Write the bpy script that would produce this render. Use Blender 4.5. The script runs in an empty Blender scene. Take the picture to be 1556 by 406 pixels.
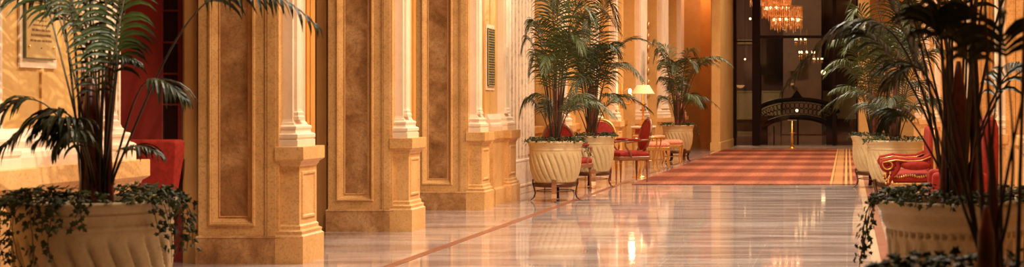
import bpy, math, random
from mathutils import Vector, Matrix
C = bpy.context.scene.collection
F, VX, VY, H = 2200.0, 1287.0, 157.0, 1.3
def P(px, py, Y):
    """point at depth Y seen at pixel px, py of the 1556 x 406 frame"""
    return Vector(((px - VX) * Y / F, Y, H - (py - VY) * Y / F))
PI = math.pi
rnd = random.Random(7)

# ------------------------------------------------------------------ materials
def new_mat(name):
    m = bpy.data.materials.new(name); m.use_nodes = True
    nt = m.node_tree
    for n in list(nt.nodes): nt.nodes.remove(n)
    out = nt.nodes.new('ShaderNodeOutputMaterial')
    b = nt.nodes.new('ShaderNodeBsdfPrincipled')
    nt.links.new(b.outputs[0], out.inputs[0])
    return m, nt, b
def rgb(c): return (c[0], c[1], c[2], 1.0)
def ramp(nt, fac, stops):
    r = nt.nodes.new('ShaderNodeValToRGB')
    while len(r.color_ramp.elements) < len(stops): r.color_ramp.elements.new(0.5)
    for e, (p, c) in zip(r.color_ramp.elements, stops):
        e.position = p; e.color = rgb(c)
    nt.links.new(fac, r.inputs[0]); return r.outputs[0]
def coords(nt, scale=(1, 1, 1), src='Object'):
    t = nt.nodes.new('ShaderNodeTexCoord'); mp = nt.nodes.new('ShaderNodeMapping')
    mp.inputs['Scale'].default_value = scale
    nt.links.new(t.outputs[src], mp.inputs[0]); return mp.outputs[0]
def noise(nt, vec, scale, detail=6, rough=0.6, dist=0.0):
    n = nt.nodes.new('ShaderNodeTexNoise')
    n.inputs['Scale'].default_value = scale; n.inputs['Detail'].default_value = detail
    n.inputs['Roughness'].default_value = rough; n.inputs['Distortion'].default_value = dist
    nt.links.new(vec, n.inputs['Vector']); return n.outputs[0]
def mix(nt, fac, a, b, mode='MIX'):
    n = nt.nodes.new('ShaderNodeMix'); n.data_type = 'RGBA'; n.blend_type = mode
    if isinstance(fac, float): n.inputs[0].default_value = fac
    else: nt.links.new(fac, n.inputs[0])
    for i, v in ((6, a), (7, b)):
        if isinstance(v, tuple): n.inputs[i].default_value = rgb(v)
        else: nt.links.new(v, n.inputs[i])
    return n.outputs[2]
def bump(nt, b, h, strength=0.2, dist=0.01):
    n = nt.nodes.new('ShaderNodeBump'); n.inputs['Strength'].default_value = strength
    n.inputs['Distance'].default_value = dist
    nt.links.new(h, n.inputs['Height']); nt.links.new(n.outputs[0], b.inputs['Normal'])
def stone(name, cols, scale=3.0, vein=None, rough=0.35, stretch=(1, 1, 1), speck=1.0):
    m, nt, b = new_mat(name)
    v = coords(nt, stretch)
    n1 = noise(nt, v, scale, 8, 0.68, 0.45)
    c = ramp(nt, n1, [(0.3, cols[0]), (0.5, cols[1]), (0.7, cols[2])])
    n3 = noise(nt, v, scale * 14, 4, 0.7)
    sp = ramp(nt, n3, [(0.36, (0.72, 0.72, 0.72)), (0.5, (1, 1, 1)), (0.66, (1.0, 1.0, 1.0)), (0.72, (1.25, 1.2, 1.15))])
    c = mix(nt, speck, c, sp, 'MULTIPLY')
    if vein:
        n2 = noise(nt, v, scale * 0.9, 5, 0.55, 2.5)
        mask = ramp(nt, n2, [(0.475, (0, 0, 0)), (0.497, (1, 1, 1)), (0.503, (1, 1, 1)), (0.525, (0, 0, 0))])
        mm = nt.nodes.new('ShaderNodeMath'); mm.operation = 'MULTIPLY'; mm.inputs[1].default_value = 0.3
        nt.links.new(mask, mm.inputs[0])
        c = mix(nt, mm.outputs[0], c, vein)
    nt.links.new(c, b.inputs['Base Color']); b.inputs['Roughness'].default_value = rough
    bump(nt, b, n3, 0.08, 0.004)
    return m
def plain(name, c, rough=0.5, metal=0.0, var=0.15, scale=12, emit=None, es=0.0, spec=None, bumpy=0.0):
    m, nt, b = new_mat(name)
    v = coords(nt); n1 = noise(nt, v, scale, 4)
    lo = tuple(x * (1 - var) for x in c); hi = tuple(min(1, x * (1 + var)) for x in c)
    nt.links.new(ramp(nt, n1, [(0.35, lo), (0.65, hi)]), b.inputs['Base Color'])
    b.inputs['Roughness'].default_value = rough; b.inputs['Metallic'].default_value = metal
    if spec is not None: b.inputs['Specular IOR Level'].default_value = spec
    if emit: b.inputs['Emission Color'].default_value = rgb(emit); b.inputs['Emission Strength'].default_value = es
    if bumpy: bump(nt, b, n1, bumpy, 0.01)
    return m
M = {}
M['marble'] = stone('brown_marble', [(0.22, 0.092, 0.030), (0.47, 0.235, 0.088), (0.74, 0.44, 0.20)], 3.2, (0.20, 0.085, 0.03), 0.3)
M['marble_frame'] = stone('tan_marble', [(0.58, 0.31, 0.105), (0.72, 0.40, 0.145), (0.80, 0.48, 0.19)], 4.0, None, 0.35)
M['cream'] = stone('cream_stone', [(0.74, 0.55, 0.37), (0.82, 0.64, 0.46), (0.88, 0.71, 0.54)], 1.6, None, 0.45, speck=0.15)
M['cream_gold'] = stone('golden_stone', [(0.60, 0.33, 0.10), (0.68, 0.40, 0.13), (0.75, 0.46, 0.17)], 1.6, None, 0.45, speck=0.3)
M['orange'] = stone('orange_stone', [(0.48, 0.19, 0.030), (0.54, 0.23, 0.038), (0.6, 0.27, 0.05)], 1.2, None, 0.5, speck=0.2)
M['jamb'] = plain('brown_jamb', (0.42, 0.20, 0.06), 0.4, var=0.08, scale=4)
M['pot'] = stone('pale_glazed_stone', [(0.52, 0.37, 0.18), (0.59, 0.44, 0.23), (0.65, 0.50, 0.27)], 3.5, None, 0.42, speck=0.45)
M['soil'] = plain('dark_soil', (0.03, 0.014, 0.008), 0.9, var=0.5, scale=60, bumpy=0.6)
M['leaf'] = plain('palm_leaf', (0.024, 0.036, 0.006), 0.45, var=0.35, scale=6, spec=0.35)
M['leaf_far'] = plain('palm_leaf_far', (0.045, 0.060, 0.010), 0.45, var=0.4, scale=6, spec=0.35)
M['ivy'] = plain('ivy_leaf', (0.035, 0.046, 0.010), 0.6, var=0.8, scale=9, spec=0.25)
M['vine'] = plain('ivy_stem', (0.10, 0.055, 0.02), 0.6)
M['petiole'] = plain('palm_stalk', (0.045, 0.028, 0.014), 0.42, var=0.4, scale=10)
M['trunk'] = plain('palm_cane', (0.13, 0.026, 0.014), 0.38, var=0.55, scale=14)
M['bronze'] = plain('dark_bronze', (0.10, 0.040, 0.020), 0.35, 0.7)
M['copper'] = plain('copper_plate', (0.42, 0.21, 0.10), 0.28, 0.8)
M['red'] = plain('red_velvet', (0.26, 0.018, 0.010), 0.75, var=0.2, scale=25, spec=0.2)
M['pink'] = plain('rose_damask', (0.62, 0.19, 0.10), 0.6, var=0.3, scale=45)
M['gilt'] = plain('gilded_wood', (0.62, 0.35, 0.11), 0.33, 0.75, bumpy=0.3, scale=40)
M['brownwood'] = plain('brown_wood', (0.22, 0.075, 0.028), 0.32, scale=20)
M['brass'] = plain('polished_brass', (0.85, 0.45, 0.10), 0.22, 0.9)
M['reddoor'] = plain('red_painted_door', (0.20, 0.018, 0.010), 0.4, var=0.08)
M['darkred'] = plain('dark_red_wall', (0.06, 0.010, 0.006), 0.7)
M['darkglass'] = plain('dark_pane', (0.02, 0.006, 0.004), 0.08)
M['white'] = stone('cream_white_paint', [(0.72, 0.56, 0.42), (0.78, 0.62, 0.47), (0.82, 0.66, 0.5)], 1.0, None, 0.35)
M['iron'] = plain('wrought_iron', (0.010, 0.003, 0.003), 0.5, spec=0.2)
M['frame'] = plain('dark_door_frame', (0.014, 0.003, 0.002), 0.5, spec=0.15)
M['lobby'] = plain('lobby_wall', (0.13, 0.060, 0.045), 0.55, var=0.12, scale=1.5)
M['lobbygreen'] = plain('lobby_green_panel', (0.55, 0.52, 0.30), 0.5, var=0.08, scale=1)
M['lobbycol'] = plain('lobby_stone', (0.24, 0.17, 0.12), 0.5, var=0.15, scale=1)
M['silver'] = plain('silver_metal', (0.7, 0.62, 0.5), 0.2, 0.9)
M['crystal'] = plain('lit_crystal', (0.75, 0.38, 0.15), 0.15, 0.0, emit=(1.0, 0.36, 0.08), es=0.7)
M['crystalring'] = plain('gilt_ring', (0.75, 0.35, 0.10), 0.3, 0.8, emit=(1.0, 0.3, 0.06), es=0.25)
M['bulb'] = plain('candle_bulb', (1, 0.85, 0.6), 0.4, emit=(1.0, 0.72, 0.38), es=11)
M['bulbfar'] = plain('candle_bulb_far', (1, 0.85, 0.6), 0.4, emit=(1.0, 0.74, 0.40), es=7)
M['shade'] = plain('lamp_shade_cloth', (0.75, 0.52, 0.28), 0.7, var=0.05, emit=(1.0, 0.55, 0.20), es=0.45)
M['plaque'] = plain('plaque_metal', (0.55, 0.38, 0.16), 0.3, 0.25, var=0.1)
M['plaqueedge'] = plain('plaque_green_edge', (0.10, 0.13, 0.06), 0.3)
M['letters'] = plain('plaque_letters', (0.22, 0.10, 0.035), 0.5)
M['greenplaque'] = plain('green_plaque', (0.03, 0.045, 0.025), 0.4)
M['ceil'] = plain('plaster_ceiling', (0.75, 0.55, 0.34), 0.7, var=0.05, scale=1)
M['shadowgap'] = plain('dark_joint', (0.10, 0.03, 0.012), 0.6)

def crystal_mat():
    m = M['crystal']; nt = m.node_tree; b = [n for n in nt.nodes if n.type == 'BSDF_PRINCIPLED'][0]
    c = ramp(nt, noise(nt, coords(nt), 9, 3, 0.8), [(0.40, (0.10, 0.018, 0.004)), (0.50, (0.62, 0.17, 0.03)), (0.60, (1.0, 0.45, 0.13)), (0.66, (3.0, 2.0, 1.1))])
    nt.links.new(c, b.inputs['Emission Color'])
crystal_mat()
# glass of the end screen: clear with a soft sheen
def glass_mat():
    m = bpy.data.materials.new('screen_glass'); m.use_nodes = True; nt = m.node_tree
    for n in list(nt.nodes): nt.nodes.remove(n)
    out = nt.nodes.new('ShaderNodeOutputMaterial'); mx = nt.nodes.new('ShaderNodeMixShader')
    t = nt.nodes.new('ShaderNodeBsdfTransparent'); g = nt.nodes.new('ShaderNodeBsdfGlossy')
    t.inputs[0].default_value = (0.92, 0.88, 0.84, 1); g.inputs['Roughness'].default_value = 0.0
    g.inputs[0].default_value = (1, 0.95, 0.9, 1); mx.inputs[0].default_value = 0.02
    nt.links.new(t.outputs[0], mx.inputs[1]); nt.links.new(g.outputs[0], mx.inputs[2]); nt.links.new(mx.outputs[0], out.inputs[0])
    return m
M['glass'] = glass_mat()

# polished marble floor: large tiles, streaks running across the hall
def floor_mat():
    m, nt, b = new_mat('polished_pink_marble')
    v = coords(nt, (0.35, 2.2, 1)); v2 = coords(nt, (1, 1, 1))
    n1 = noise(nt, v, 1.6, 8, 0.62, 0.6)
    c = ramp(nt, n1, [(0.25, (0.19, 0.13, 0.11)), (0.45, (0.35, 0.265, 0.235)), (0.56, (0.46, 0.38, 0.355)), (0.72, (0.58, 0.50, 0.48))])
    br = nt.nodes.new('ShaderNodeTexBrick'); nt.links.new(v2, br.inputs['Vector'])
    br.offset = 0.0; br.inputs['Scale'].default_value = 1.0
    br.inputs['Mortar Size'].default_value = 0.004; br.inputs['Brick Width'].default_value = 0.75; br.inputs['Row Height'].default_value = 0.75
    br.inputs['Color1'].default_value = (0.93, 0.91, 0.9, 1); br.inputs['Color2'].default_value = (1.06, 1.04, 1.02, 1)
    br.inputs['Mortar'].default_value = (1.25, 1.2, 1.15, 1)
    c = mix(nt, 1.0, c, br.outputs[0], 'MULTIPLY')
    nt.links.new(c, b.inputs['Base Color'])
    n2 = noise(nt, v, 3.0, 5)
    mr = nt.nodes.new('ShaderNodeMapRange'); mr.inputs[1].default_value = 0.3; mr.inputs[2].default_value = 0.7
    mr.inputs[3].default_value = 0.02; mr.inputs[4].default_value = 0.095
    nt.links.new(n2, mr.inputs[0]); nt.links.new(mr.outputs[0], b.inputs['Roughness'])
    b.inputs['Specular IOR Level'].default_value = 1.0
    bump(nt, b, noise(nt, coords(nt, (0.6, 1.5, 1)), 2.5, 2), 0.02, 0.01)
    return m
M['floor'] = floor_mat()
M['strip'] = stone('red_marble_strip', [(0.20, 0.075, 0.045), (0.26, 0.10, 0.06), (0.31, 0.14, 0.085)], 5, None, 0.3)
M['strip'].node_tree.nodes['Principled BSDF'].inputs['Specular IOR Level'].default_value = 0.2
M['palestrip'] = stone('pale_marble_strip', [(0.62, 0.45, 0.32), (0.70, 0.53, 0.38), (0.75, 0.58, 0.44)], 5, None, 0.1)

def rug_mat():
    m, nt, b = new_mat('red_plaid_carpet')
    v = coords(nt)
    sep = nt.nodes.new('ShaderNodeSeparateXYZ'); nt.links.new(v, sep.inputs[0])
    def wave(axis, period, width, soft=0.04):
        a = nt.nodes.new('ShaderNodeMath'); a.operation = 'PINGPONG'; a.inputs[1].default_value = period / 2
        nt.links.new(sep.outputs[axis], a.inputs[0])
        d = nt.nodes.new('ShaderNodeMath'); d.operation = 'DIVIDE'; d.inputs[1].default_value = period / 2
        nt.links.new(a.outputs[0], d.inputs[0])
        return ramp(nt, d.outputs[0], [(0, (1, 1, 1)), (max(0.001, width - soft), (1, 1, 1)), (width + soft, (0, 0, 0)), (1, (0, 0, 0))])
    c = (0.52, 0.105, 0.040)
    wy = wave(1, 2.9, 0.45, 0.18); wx = wave(0, 0.62, 0.45, 0.16)
    c1 = mix(nt, wy, (0.16, 0.030, 0.010), (0.30, 0.098, 0.048))
    c2 = mix(nt, wx, (0.62, 0.62, 0.62), (1.0, 1.0, 1.0))
    c3 = mix(nt, 0.65, c1, c2, 'MULTIPLY')
    n1 = noise(nt, coords(nt, (1, 0.25, 1)), 38, 3, 0.7)
    sp = ramp(nt, n1, [(0.38, (0.72, 0.66, 0.62)), (0.6, (1.22, 1.2, 1.15))])
    c3 = mix(nt, 1.0, c3, sp, 'MULTIPLY')
    # border stripes along the two long sides: the object's x runs -1.8 .. 1.8
    ab = nt.nodes.new('ShaderNodeMath'); ab.operation = 'ADD'; ab.inputs[1].default_value = 0.0; nt.links.new(sep.outputs[0], ab.inputs[0])
    mr = nt.nodes.new('ShaderNodeMapRange'); mr.inputs[1].default_value = 1.30; mr.inputs[2].default_value = 1.80
    nt.links.new(ab.outputs[0], mr.inputs[0])
    mk = ramp(nt, mr.outputs[0], [(0.0, (0, 0, 0)), (0.10, (0, 0, 0)), (0.13, (0.8, 0.8, 0.8)), (0.17, (0.8, 0.8, 0.8)), (0.20, (0, 0, 0)),
                                  (0.24, (0.45,) * 3), (0.5, (0.45,) * 3), (0.53, (0.05,) * 3), (0.58, (0.05,) * 3), (0.60, (0.9,) * 3), (0.66, (0.9,) * 3), (0.68, (0, 0, 0)),
                                  (0.74, (0, 0, 0)), (0.77, (0.7,) * 3), (0.82, (0.7,) * 3), (0.85, (0, 0, 0))])
    c4 = mix(nt, mk, c3, (0.52, 0.28, 0.085))
    nt.links.new(c4, b.inputs['Base Color']); b.inputs['Roughness'].default_value = 0.9; b.inputs['Specular IOR Level'].default_value = 0.15
    bump(nt, b, n1, 0.3, 0.01)
    return m
M['rug'] = rug_mat()

# ------------------------------------------------------------------ mesh helper
class MB:
    def __init__(s): s.v = []; s.f = []; s.mi = []; s.smooth = []
    def add(s, vs, fs, mi=0, sm=False):
        o = len(s.v); s.v += [tuple(v) for v in vs]
        for f in fs: s.f.append([i + o for i in f]); s.mi.append(mi); s.smooth.append(sm)
    def box(s, x0, x1, y0, y1, z0, z1, mi=0):
        s.add([(x0, y0, z0), (x1, y0, z0), (x1, y1, z0), (x0, y1, z0), (x0, y0, z1), (x1, y0, z1), (x1, y1, z1), (x0, y1, z1)],
              [(0, 3, 2, 1), (4, 5, 6, 7), (0, 1, 5, 4), (1, 2, 6, 5), (2, 3, 7, 6), (3, 0, 4, 7)], mi)
    def stack(s, x0, x1, y0, y1, prof, mi=0, sides=(1, 1, 1, 1), cap=True):
        """rectangle x0..x1, y0..y1 lofted through prof = [(z, outward offset)]; sides: which of -x,+x,-y,+y take the offset"""
        vs = []
        for z, o in prof:
            a, b, c, d = x0 - o * sides[0], x1 + o * sides[1], y0 - o * sides[2], y1 + o * sides[3]
            vs += [(a, c, z), (b, c, z), (b, d, z), (a, d, z)]
        fs = []
        for k in range(len(prof) - 1):
            for j in range(4):
                a = 4 * k + j; b = 4 * k + (j + 1) % 4
                fs.append((a, b, b + 4, a + 4))
        if cap: fs.append((0, 3, 2, 1)); n = 4 * (len(prof) - 1); fs.append((n, n + 1, n + 2, n + 3))
        s.add(vs, fs, mi)
    def panel(s, o, u, v, n, w, h, prof, mi=0, mi_field=0):
        """nested rectangles in the plane o + u*a + v*b, raised along n: prof = [(inset, height)]"""
        o, u, v, n = Vector(o), Vector(u), Vector(v), Vector(n)
        vs = []
        for ins, d in prof:
            for a, b in ((ins, ins), (w - ins, ins), (w - ins, h - ins), (ins, h - ins)):
                vs.append(o + u * a + v * b + n * d)
        k = len(prof) - 1
        for q in range(k):
            fs = []
            for j in range(4):
                a = 4 * q + j; b = 4 * q + (j + 1) % 4
                fs.append((a, b, b + 4, a + 4))
            s.add([], [], mi)
            base = len(s.v) if q == 0 else base0
            if q == 0:
                base0 = len(s.v); s.v += [tuple(x) for x in vs]; base = base0
            for f in fs: s.f.append([i + base for i in f]); s.mi.append(mi); s.smooth.append(False)
        s.f.append([base0 + 4 * k + j for j in range(4)]); s.mi.append(mi_field); s.smooth.append(False)
    def lathe(s, prof, seg=32, cx=0, cy=0, mi=0, sm=True, fn=None, cap=False):
        vs = []
        for i, (r, z) in enumerate(prof):
            for j in range(seg):
                a = 2 * PI * j / seg
                rr = fn(r, z, a, i) if fn else r
                vs.append((cx + rr * math.cos(a), cy + rr * math.sin(a), z))
        fs = []
        for i in range(len(prof) - 1):
            for j in range(seg):
                a = i * seg + j; b = i * seg + (j + 1) % seg
                fs.append((a, b, b + seg, a + seg))
        if cap:
            fs.append(tuple(reversed(range(seg)))); fs.append(tuple(range((len(prof) - 1) * seg, len(prof) * seg)))
        s.add(vs, fs, mi, sm)
    def tube(s, pts, rad, seg=8, mi=0, flat=None):
        """tube through pts; rad number or list; flat = (sx, sy) squashes the section"""
        pts = [Vector(p) for p in pts]; n = len(pts)
        rs = rad if isinstance(rad, (list, tuple)) else [rad] * n
        vs = []; ref = Vector((0, 0, 1))
        t0 = (pts[1] - pts[0]).normalized()
        if abs(t0.dot(ref)) > 0.9: ref = Vector((1, 0, 0))
        u = t0.cross(ref).normalized()
        for i in range(n):
            t = (pts[min(i + 1, n - 1)] - pts[max(i - 1, 0)]).normalized()
            u = (u - t * u.dot(t)); u.normalize(); w = t.cross(u)
            for j in range(seg):
                a = 2 * PI * j / seg
                ca, sa = math.cos(a), math.sin(a)
                if flat: ca *= flat[0]; sa *= flat[1]
                vs.append(pts[i] + (u * ca + w * sa) * rs[i])
        fs = []
        for i in range(n - 1):
            for j in range(seg):
                a = i * seg + j; b = i * seg + (j + 1) % seg
                fs.append((a, b, b + seg, a + seg))
        fs.append(tuple(reversed(range(seg)))); fs.append(tuple(range((n - 1) * seg, n * seg)))
        s.add(vs, fs, mi, True)
    def ball(s, c, r, seg=10, rings=6, mi=0, sc=(1, 1, 1)):
        vs = []; fs = []
        for i in range(rings + 1):
            th = PI * i / rings
            for j in range(seg):
                a = 2 * PI * j / seg
                vs.append((c[0] + sc[0] * r * math.sin(th) * math.cos(a), c[1] + sc[1] * r * math.sin(th) * math.sin(a), c[2] - sc[2] * r * math.cos(th)))
        for i in range(rings):
            for j in range(seg):
                a = i * seg + j; b = i * seg + (j + 1) % seg
                fs.append((a, b, b + seg, a + seg))
        s.add(vs, fs, mi, True)
    def prism(s, poly, y0, y1, mi=0):
        """polygon [(x,z)] extruded along y"""
        n = len(poly)
        vs = [(x, y0, z) for x, z in poly] + [(x, y1, z) for x, z in poly]
        fs = [tuple(range(n)), tuple(reversed(range(n, 2 * n)))] + [((i + 1) % n, i, i + n, (i + 1) % n + n) for i in range(n)]
        s.add(vs, fs, mi)
    def build(s, name, mats, parent=None, loc=None, bevel=0.0, sub=0):
        me = bpy.data.meshes.new(name); me.from_pydata(s.v, [], s.f)
        if not isinstance(mats, (list, tuple)): mats = [mats]
        for m in mats: me.materials.append(m)
        me.polygons.foreach_set('material_index', s.mi); me.polygons.foreach_set('use_smooth', s.smooth); me.update()
        o = bpy.data.objects.new(name, me); C.objects.link(o)
        if parent: o.parent = parent
        if loc: o.location = loc
        if bevel:
            b = o.modifiers.new('bevel', 'BEVEL'); b.width = bevel; b.segments = 2; b.limit_method = 'ANGLE'
        if sub:
            b = o.modifiers.new('sub', 'SUBSURF'); b.levels = sub; b.render_levels = sub
        return o

def empty(name, loc, rz=0.0):
    o = bpy.data.objects.new(name, None); C.objects.link(o); o.location = loc; o.rotation_euler = (0, 0, rz); return o
def tag(o, label=None, cat=None, group=None, kind=None):
    if label: o['label'] = label
    if cat: o['category'] = cat
    if group: o['group'] = group
    if kind: o['kind'] = kind
    return o
def kids(o): return [c for c in C.objects if c.parent == o]
def copy_tree(o, parent=None):
    c = o.copy(); C.objects.link(c)
    if parent: c.parent = parent
    for ch in kids(o): copy_tree(ch, c)
    return c
def bez(p, n):
    p = [Vector(q) for q in p]; out = []
    for i in range(n + 1):
        t = i / n; u = 1 - t
        if len(p) == 4: out.append(p[0] * u**3 + p[1] * 3 * u * u * t + p[2] * 3 * u * t * t + p[3] * t**3)
        else: out.append(p[0] * u * u + p[1] * 2 * u * t + p[2] * t * t)
    return out

# ------------------------------------------------------------------ setting
YEND = 44.0
b = MB(); b.box(-7.2, 2.8, -4, 66, -0.1, 0.0); tag(b.build('floor', M['floor']), kind='structure')
b = MB(); b.box(-3.69, -3.60, -4, 43.2, -0.01, 0.0025); tag(b.build('trim_1', M['strip']), 'thin dark red marble strip inlaid along the left of the floor', kind='structure')
b = MB(); b.box(0.28, 0.37, -4, 43.2, -0.01, 0.0025); tag(b.build('trim_2', M['strip']), 'thin reddish marble strip inlaid along the right of the floor', kind='structure')
b = MB(); b.box(0.20, 0.28, -4, 43.2, -0.01, 0.002); tag(b.build('trim_3', M['palestrip']), kind='structure')
b = MB(); b.box(-7.2, 2.8, -4, 66, 6.4, 6.5)
tag(b.build('ceiling', M['ceil']), kind='structure')

MZ = 6.4
def pedestal_parts(root, y0, y1, mir=False):
    """pedestal, moulded cap, attic base and stepped shaft facing the hall; local x grows toward the hall, 0 = pier face"""
    b = MB()
    d = 0.16
    b.stack(-0.02, d, y0 + 0.05, y1 - 0.05, [(0, 0.045), (0.22, 0.045), (0.235, 0.03), (0.26, 0.035), (0.275, 0.012), (0.30, 0.012), (0.315, 0), (0.79, 0)], 0, (0, 1, 1, 1))
    b.build('pedestal', M['marble_frame'], root)
    b = MB()
    b.panel((d + 0.001, y0 + 0.09, 0.36), (0, 1, 0), (0, 0, 1), (1, 0, 0), (y1 - y0) - 0.18, 0.385, [(0, 0), (0.006, 0.010), (0.02, 0.010), (0.03, -0.0005)], 0, 0)
    b.build('pedestal_panel', M['marble_frame'], root)
    b = MB()
    b.stack(-0.02, d, y0 + 0.05, y1 - 0.05, [(0.785, 0.0), (0.80, 0.012), (0.82, 0.018), (0.835, 0.04), (0.845, 0.05), (0.945, 0.05), (0.948, 0.045)], 0, (0, 1, 1, 1))
    b.build('pedestal_cap', M['marble_frame'], root)
    b = MB(); sd = 0.085
    b.stack(-0.02, sd, y0 + 0.10, y1 - 0.12, [(0.946, 0.065), (1.0, 0.065), (1.003, 0.055), (1.012, 0.06), (1.02, 0.066), (1.045, 0.066), (1.055, 0.055), (1.06, 0.042), (1.075, 0.038),
             (1.085, 0.040), (1.095, 0.045), (1.11, 0.045), (1.118, 0.036), (1.123, 0.02), (1.14, 0.015), (1.15, 0.006), (1.17, 0)], 0, (0, 1, 1, 1))
    b.build('shaft_base', M['cream'], root)
    b = MB()
    b.box(-0.02, sd, y0 + 0.10, y1 - 0.12, 1.165, MZ)
    b.stack(sd - 0.02, sd + 0.022, y0 + 0.14, y1 - 0.24, [(1.165, 0.02), (1.19, 0.02), (1.2, 0.012), (1.225, 0.014), (1.235, 0.004), (1.255, 0), (MZ, 0)])
    for k in range(2):
        yy = y1 - 0.20 + 0.04 * k
        b.box(sd - 0.01, sd + 0.010, yy, yy + 0.018, 1.17, MZ)
    b.build('pilaster_shaft', M['cream'], root)

def make_pier(idx, y0, side=-1, front=True, width=0.65, depth=0.80):
    """square pier: panelled brown marble front towards the camera, pilaster on its hall side"""
    root = empty('pillar', (0, 0, 0))
    xf = -4.60
    x0 = xf - width
    # core
    b = MB(); b.box(x0 + 0.002, xf, y0 + 0.06, y0 + depth, 0, MZ)
    for k in range(3):
        yy = y0 + depth - 0.30 + 0.09 * k
        b.box(xf - 0.01, xf + 0.008, yy, yy + 0.035, 0.22, MZ)
    b.build('core', M['orange'], root)
    b = MB()
    b.panel((x0, y0, 0.225), (1, 0, 0), (0, 0, 1), (0, -1, 0), width - 0.11, MZ - 0.225,
            [(0, -0.04), (0, 0), (0.080, 0), (0.086, 0.012), (0.098, 0.014), (0.104, 0.0), (0.108, 0.0), (0.138, -0.045), (0.146, -0.046), (0.152, -0.038), (0.158, -0.042)], 0, 1)
    b.build('front_panel', [M['marble_frame'], M['marble']], root)
    b = MB(); b.box(xf - 0.105, xf + 0.004, y0 - 0.012, y0 + 0.1, 0.225, MZ)
    b.box(xf - 0.085, xf - 0.02, y0 - 0.018, y0 + 0.0, 0.225, MZ)
    b.build('corner_strip', M['marble_frame'], root)
    b = MB(); b.stack(x0 - 0.004, xf + 0.004, y0 - 0.012, y0 + depth + 0.004, [(0, 0.012), (0.205, 0.012), (0.212, 0.016), (0.226, 0.004), (0.228, 0)])
    b.build('plinth', M['marble'], root)
    b = MB(); b.box(x0 - 0.15, x0 + 0.004, y0 + 0.05, y0 + 0.40, 0, MZ); b.box(x0 - 0.13, x0 - 0.03, y0 + 0.035, y0 + 0.06, 0, MZ)
    b.build('door_jamb', M['jamb'], root)
    b = MB(); b.box(x0 - 1.3, x0 - 0.14, y0 + 0.30, y0 + 0.40, 0, MZ)
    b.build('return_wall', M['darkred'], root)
    pr = empty('pilaster', (xf, 0, 0)); pr.parent = root
    pedestal_parts(pr, y0 - 0.03, y0 + 0.45)
    if side > 0:
        root.scale = (1, 1, 1); mirror(root)
    return root
def mirror(root):
    """put a left-wall build on the right wall by mirroring its meshes about x = -1.4"""
    def rec(o):
        for ch in kids(o):
            if ch.type == 'MESH':
                off = ch.parent.location.x if ch.parent != root else 0.0
                me = ch.data
                for v in me.vertices: v.co.x = -2.8 - (v.co.x + off) - off
                me.flip_normals()
            rec(ch)
    rec(root)

make_names = ['first', 'second', 'third']
piers = []
for i, y0 in enumerate((11.72, 14.65, 17.58)):
    r = make_pier(i, y0)
    tag(r, ['brown marble panelled pillar nearest the tall red door', 'brown marble pillar with small socket in its left jamb', 'brown marble pillar beside the dark green wall plaque'][i], kind='structure')
    piers.append(r)
for i, y0 in enumerate((5.9, 9.4, 12.9, 16.4, 20.6, 24.2, 27.8, 31.4, 35.0)):
    r = make_pier(i, y0, side=1); tag(r, kind='structure')

# plaque bays: plain wall with dado, then a pilaster on its pedestal
def wall_bay(name, ya, yb, yp, x=-4.60, mat='cream_gold'):
    root = empty(name, (0, 0, 0))
    b = MB(); b.box(x - 0.9, x, ya, yb, 0, MZ)
    for k in range(int((yb - ya) / 0.5) + 1):
        yy = ya + 0.25 + 0.5 * k
        if yy < yb - 0.05: b.box(x - 0.01, x + 0.012, yy, yy + 0.02, 0.96, MZ)
    b.build('wall_face', M[mat], root)
    b = MB(); b.stack(x - 0.01, x + 0.10, ya, yb - 0.01, [(0, 0.04), (0.2, 0.04), (0.22, 0.01), (0.80, 0.0), (0.83, 0.02), (0.85, 0.035), (0.945, 0.035), (0.946, 0)], 0, (0, 1, 0, 0))
    b.stack(x - 0.01, x + 0.05, ya, yb - 0.01, [(0.945, 0.03), (1.0, 0.035), (1.03, 0.03), (1.05, 0.01), (1.09, 0.015), (1.12, 0.0), (1.16, -0.02)], 1, (0, 1, 0, 0))
    b.build('dado', [M['marble_frame'], M['cream']], root)
    if yp is not None:
        pr = empty('pilaster', (x, 0, 0)); pr.parent = root
        pedestal_parts(pr, yp, yp + 0.52)
    return root
tag(wall_bay('wall_left', -4, 9.1, 8.6), 'pale stone wall bay with the lettered plaque behind the large palm', kind='structure')
tag(wall_bay('wall_left', 18.38, 19.5, 18.95), kind='structure')
b = MB()
pr = empty('trim_4', (-4.60, 0, 0)); tag(pr, kind='structure'); pedestal_parts(pr, 7.32, 7.86)

# recess behind the door bays
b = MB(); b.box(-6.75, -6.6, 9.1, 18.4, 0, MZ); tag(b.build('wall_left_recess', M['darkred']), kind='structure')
# far half of the left wall
b = MB(); b.box(-5.6, -4.92, 19.5, YEND, 0, MZ)
b.stack(-4.95, -4.80, 19.5, YEND, [(0, 0.03), (0.2, 0.03), (0.22, 0), (0.8, 0), (0.84, 0.03), (0.93, 0.03), (0.945, 0)], 0, (0, 1, 0, 0))
tag(b.build('wall_left_far', M['orange']), kind='structure')
far_p = [(22.9, 0.75), (26.0, 0.7), (28.1, 0.7), (31.5, 1.45), (35.2, 1.7), (39.2, 1.2)]
for k, (y0, w) in enumerate(far_p):
    root = empty('pillar', (0, 0, 0)); tag(root, kind='structure')
    b = MB(); b.box(-4.95, -4.62, y0, y0 + w, 0, MZ); b.build('core', M['cream_gold'], root)
    pr = empty('pilaster', (-4.62, 0, 0)); pr.parent = root
    pedestal_parts(pr, y0 + 0.05, y0 + w - 0.05)
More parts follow.
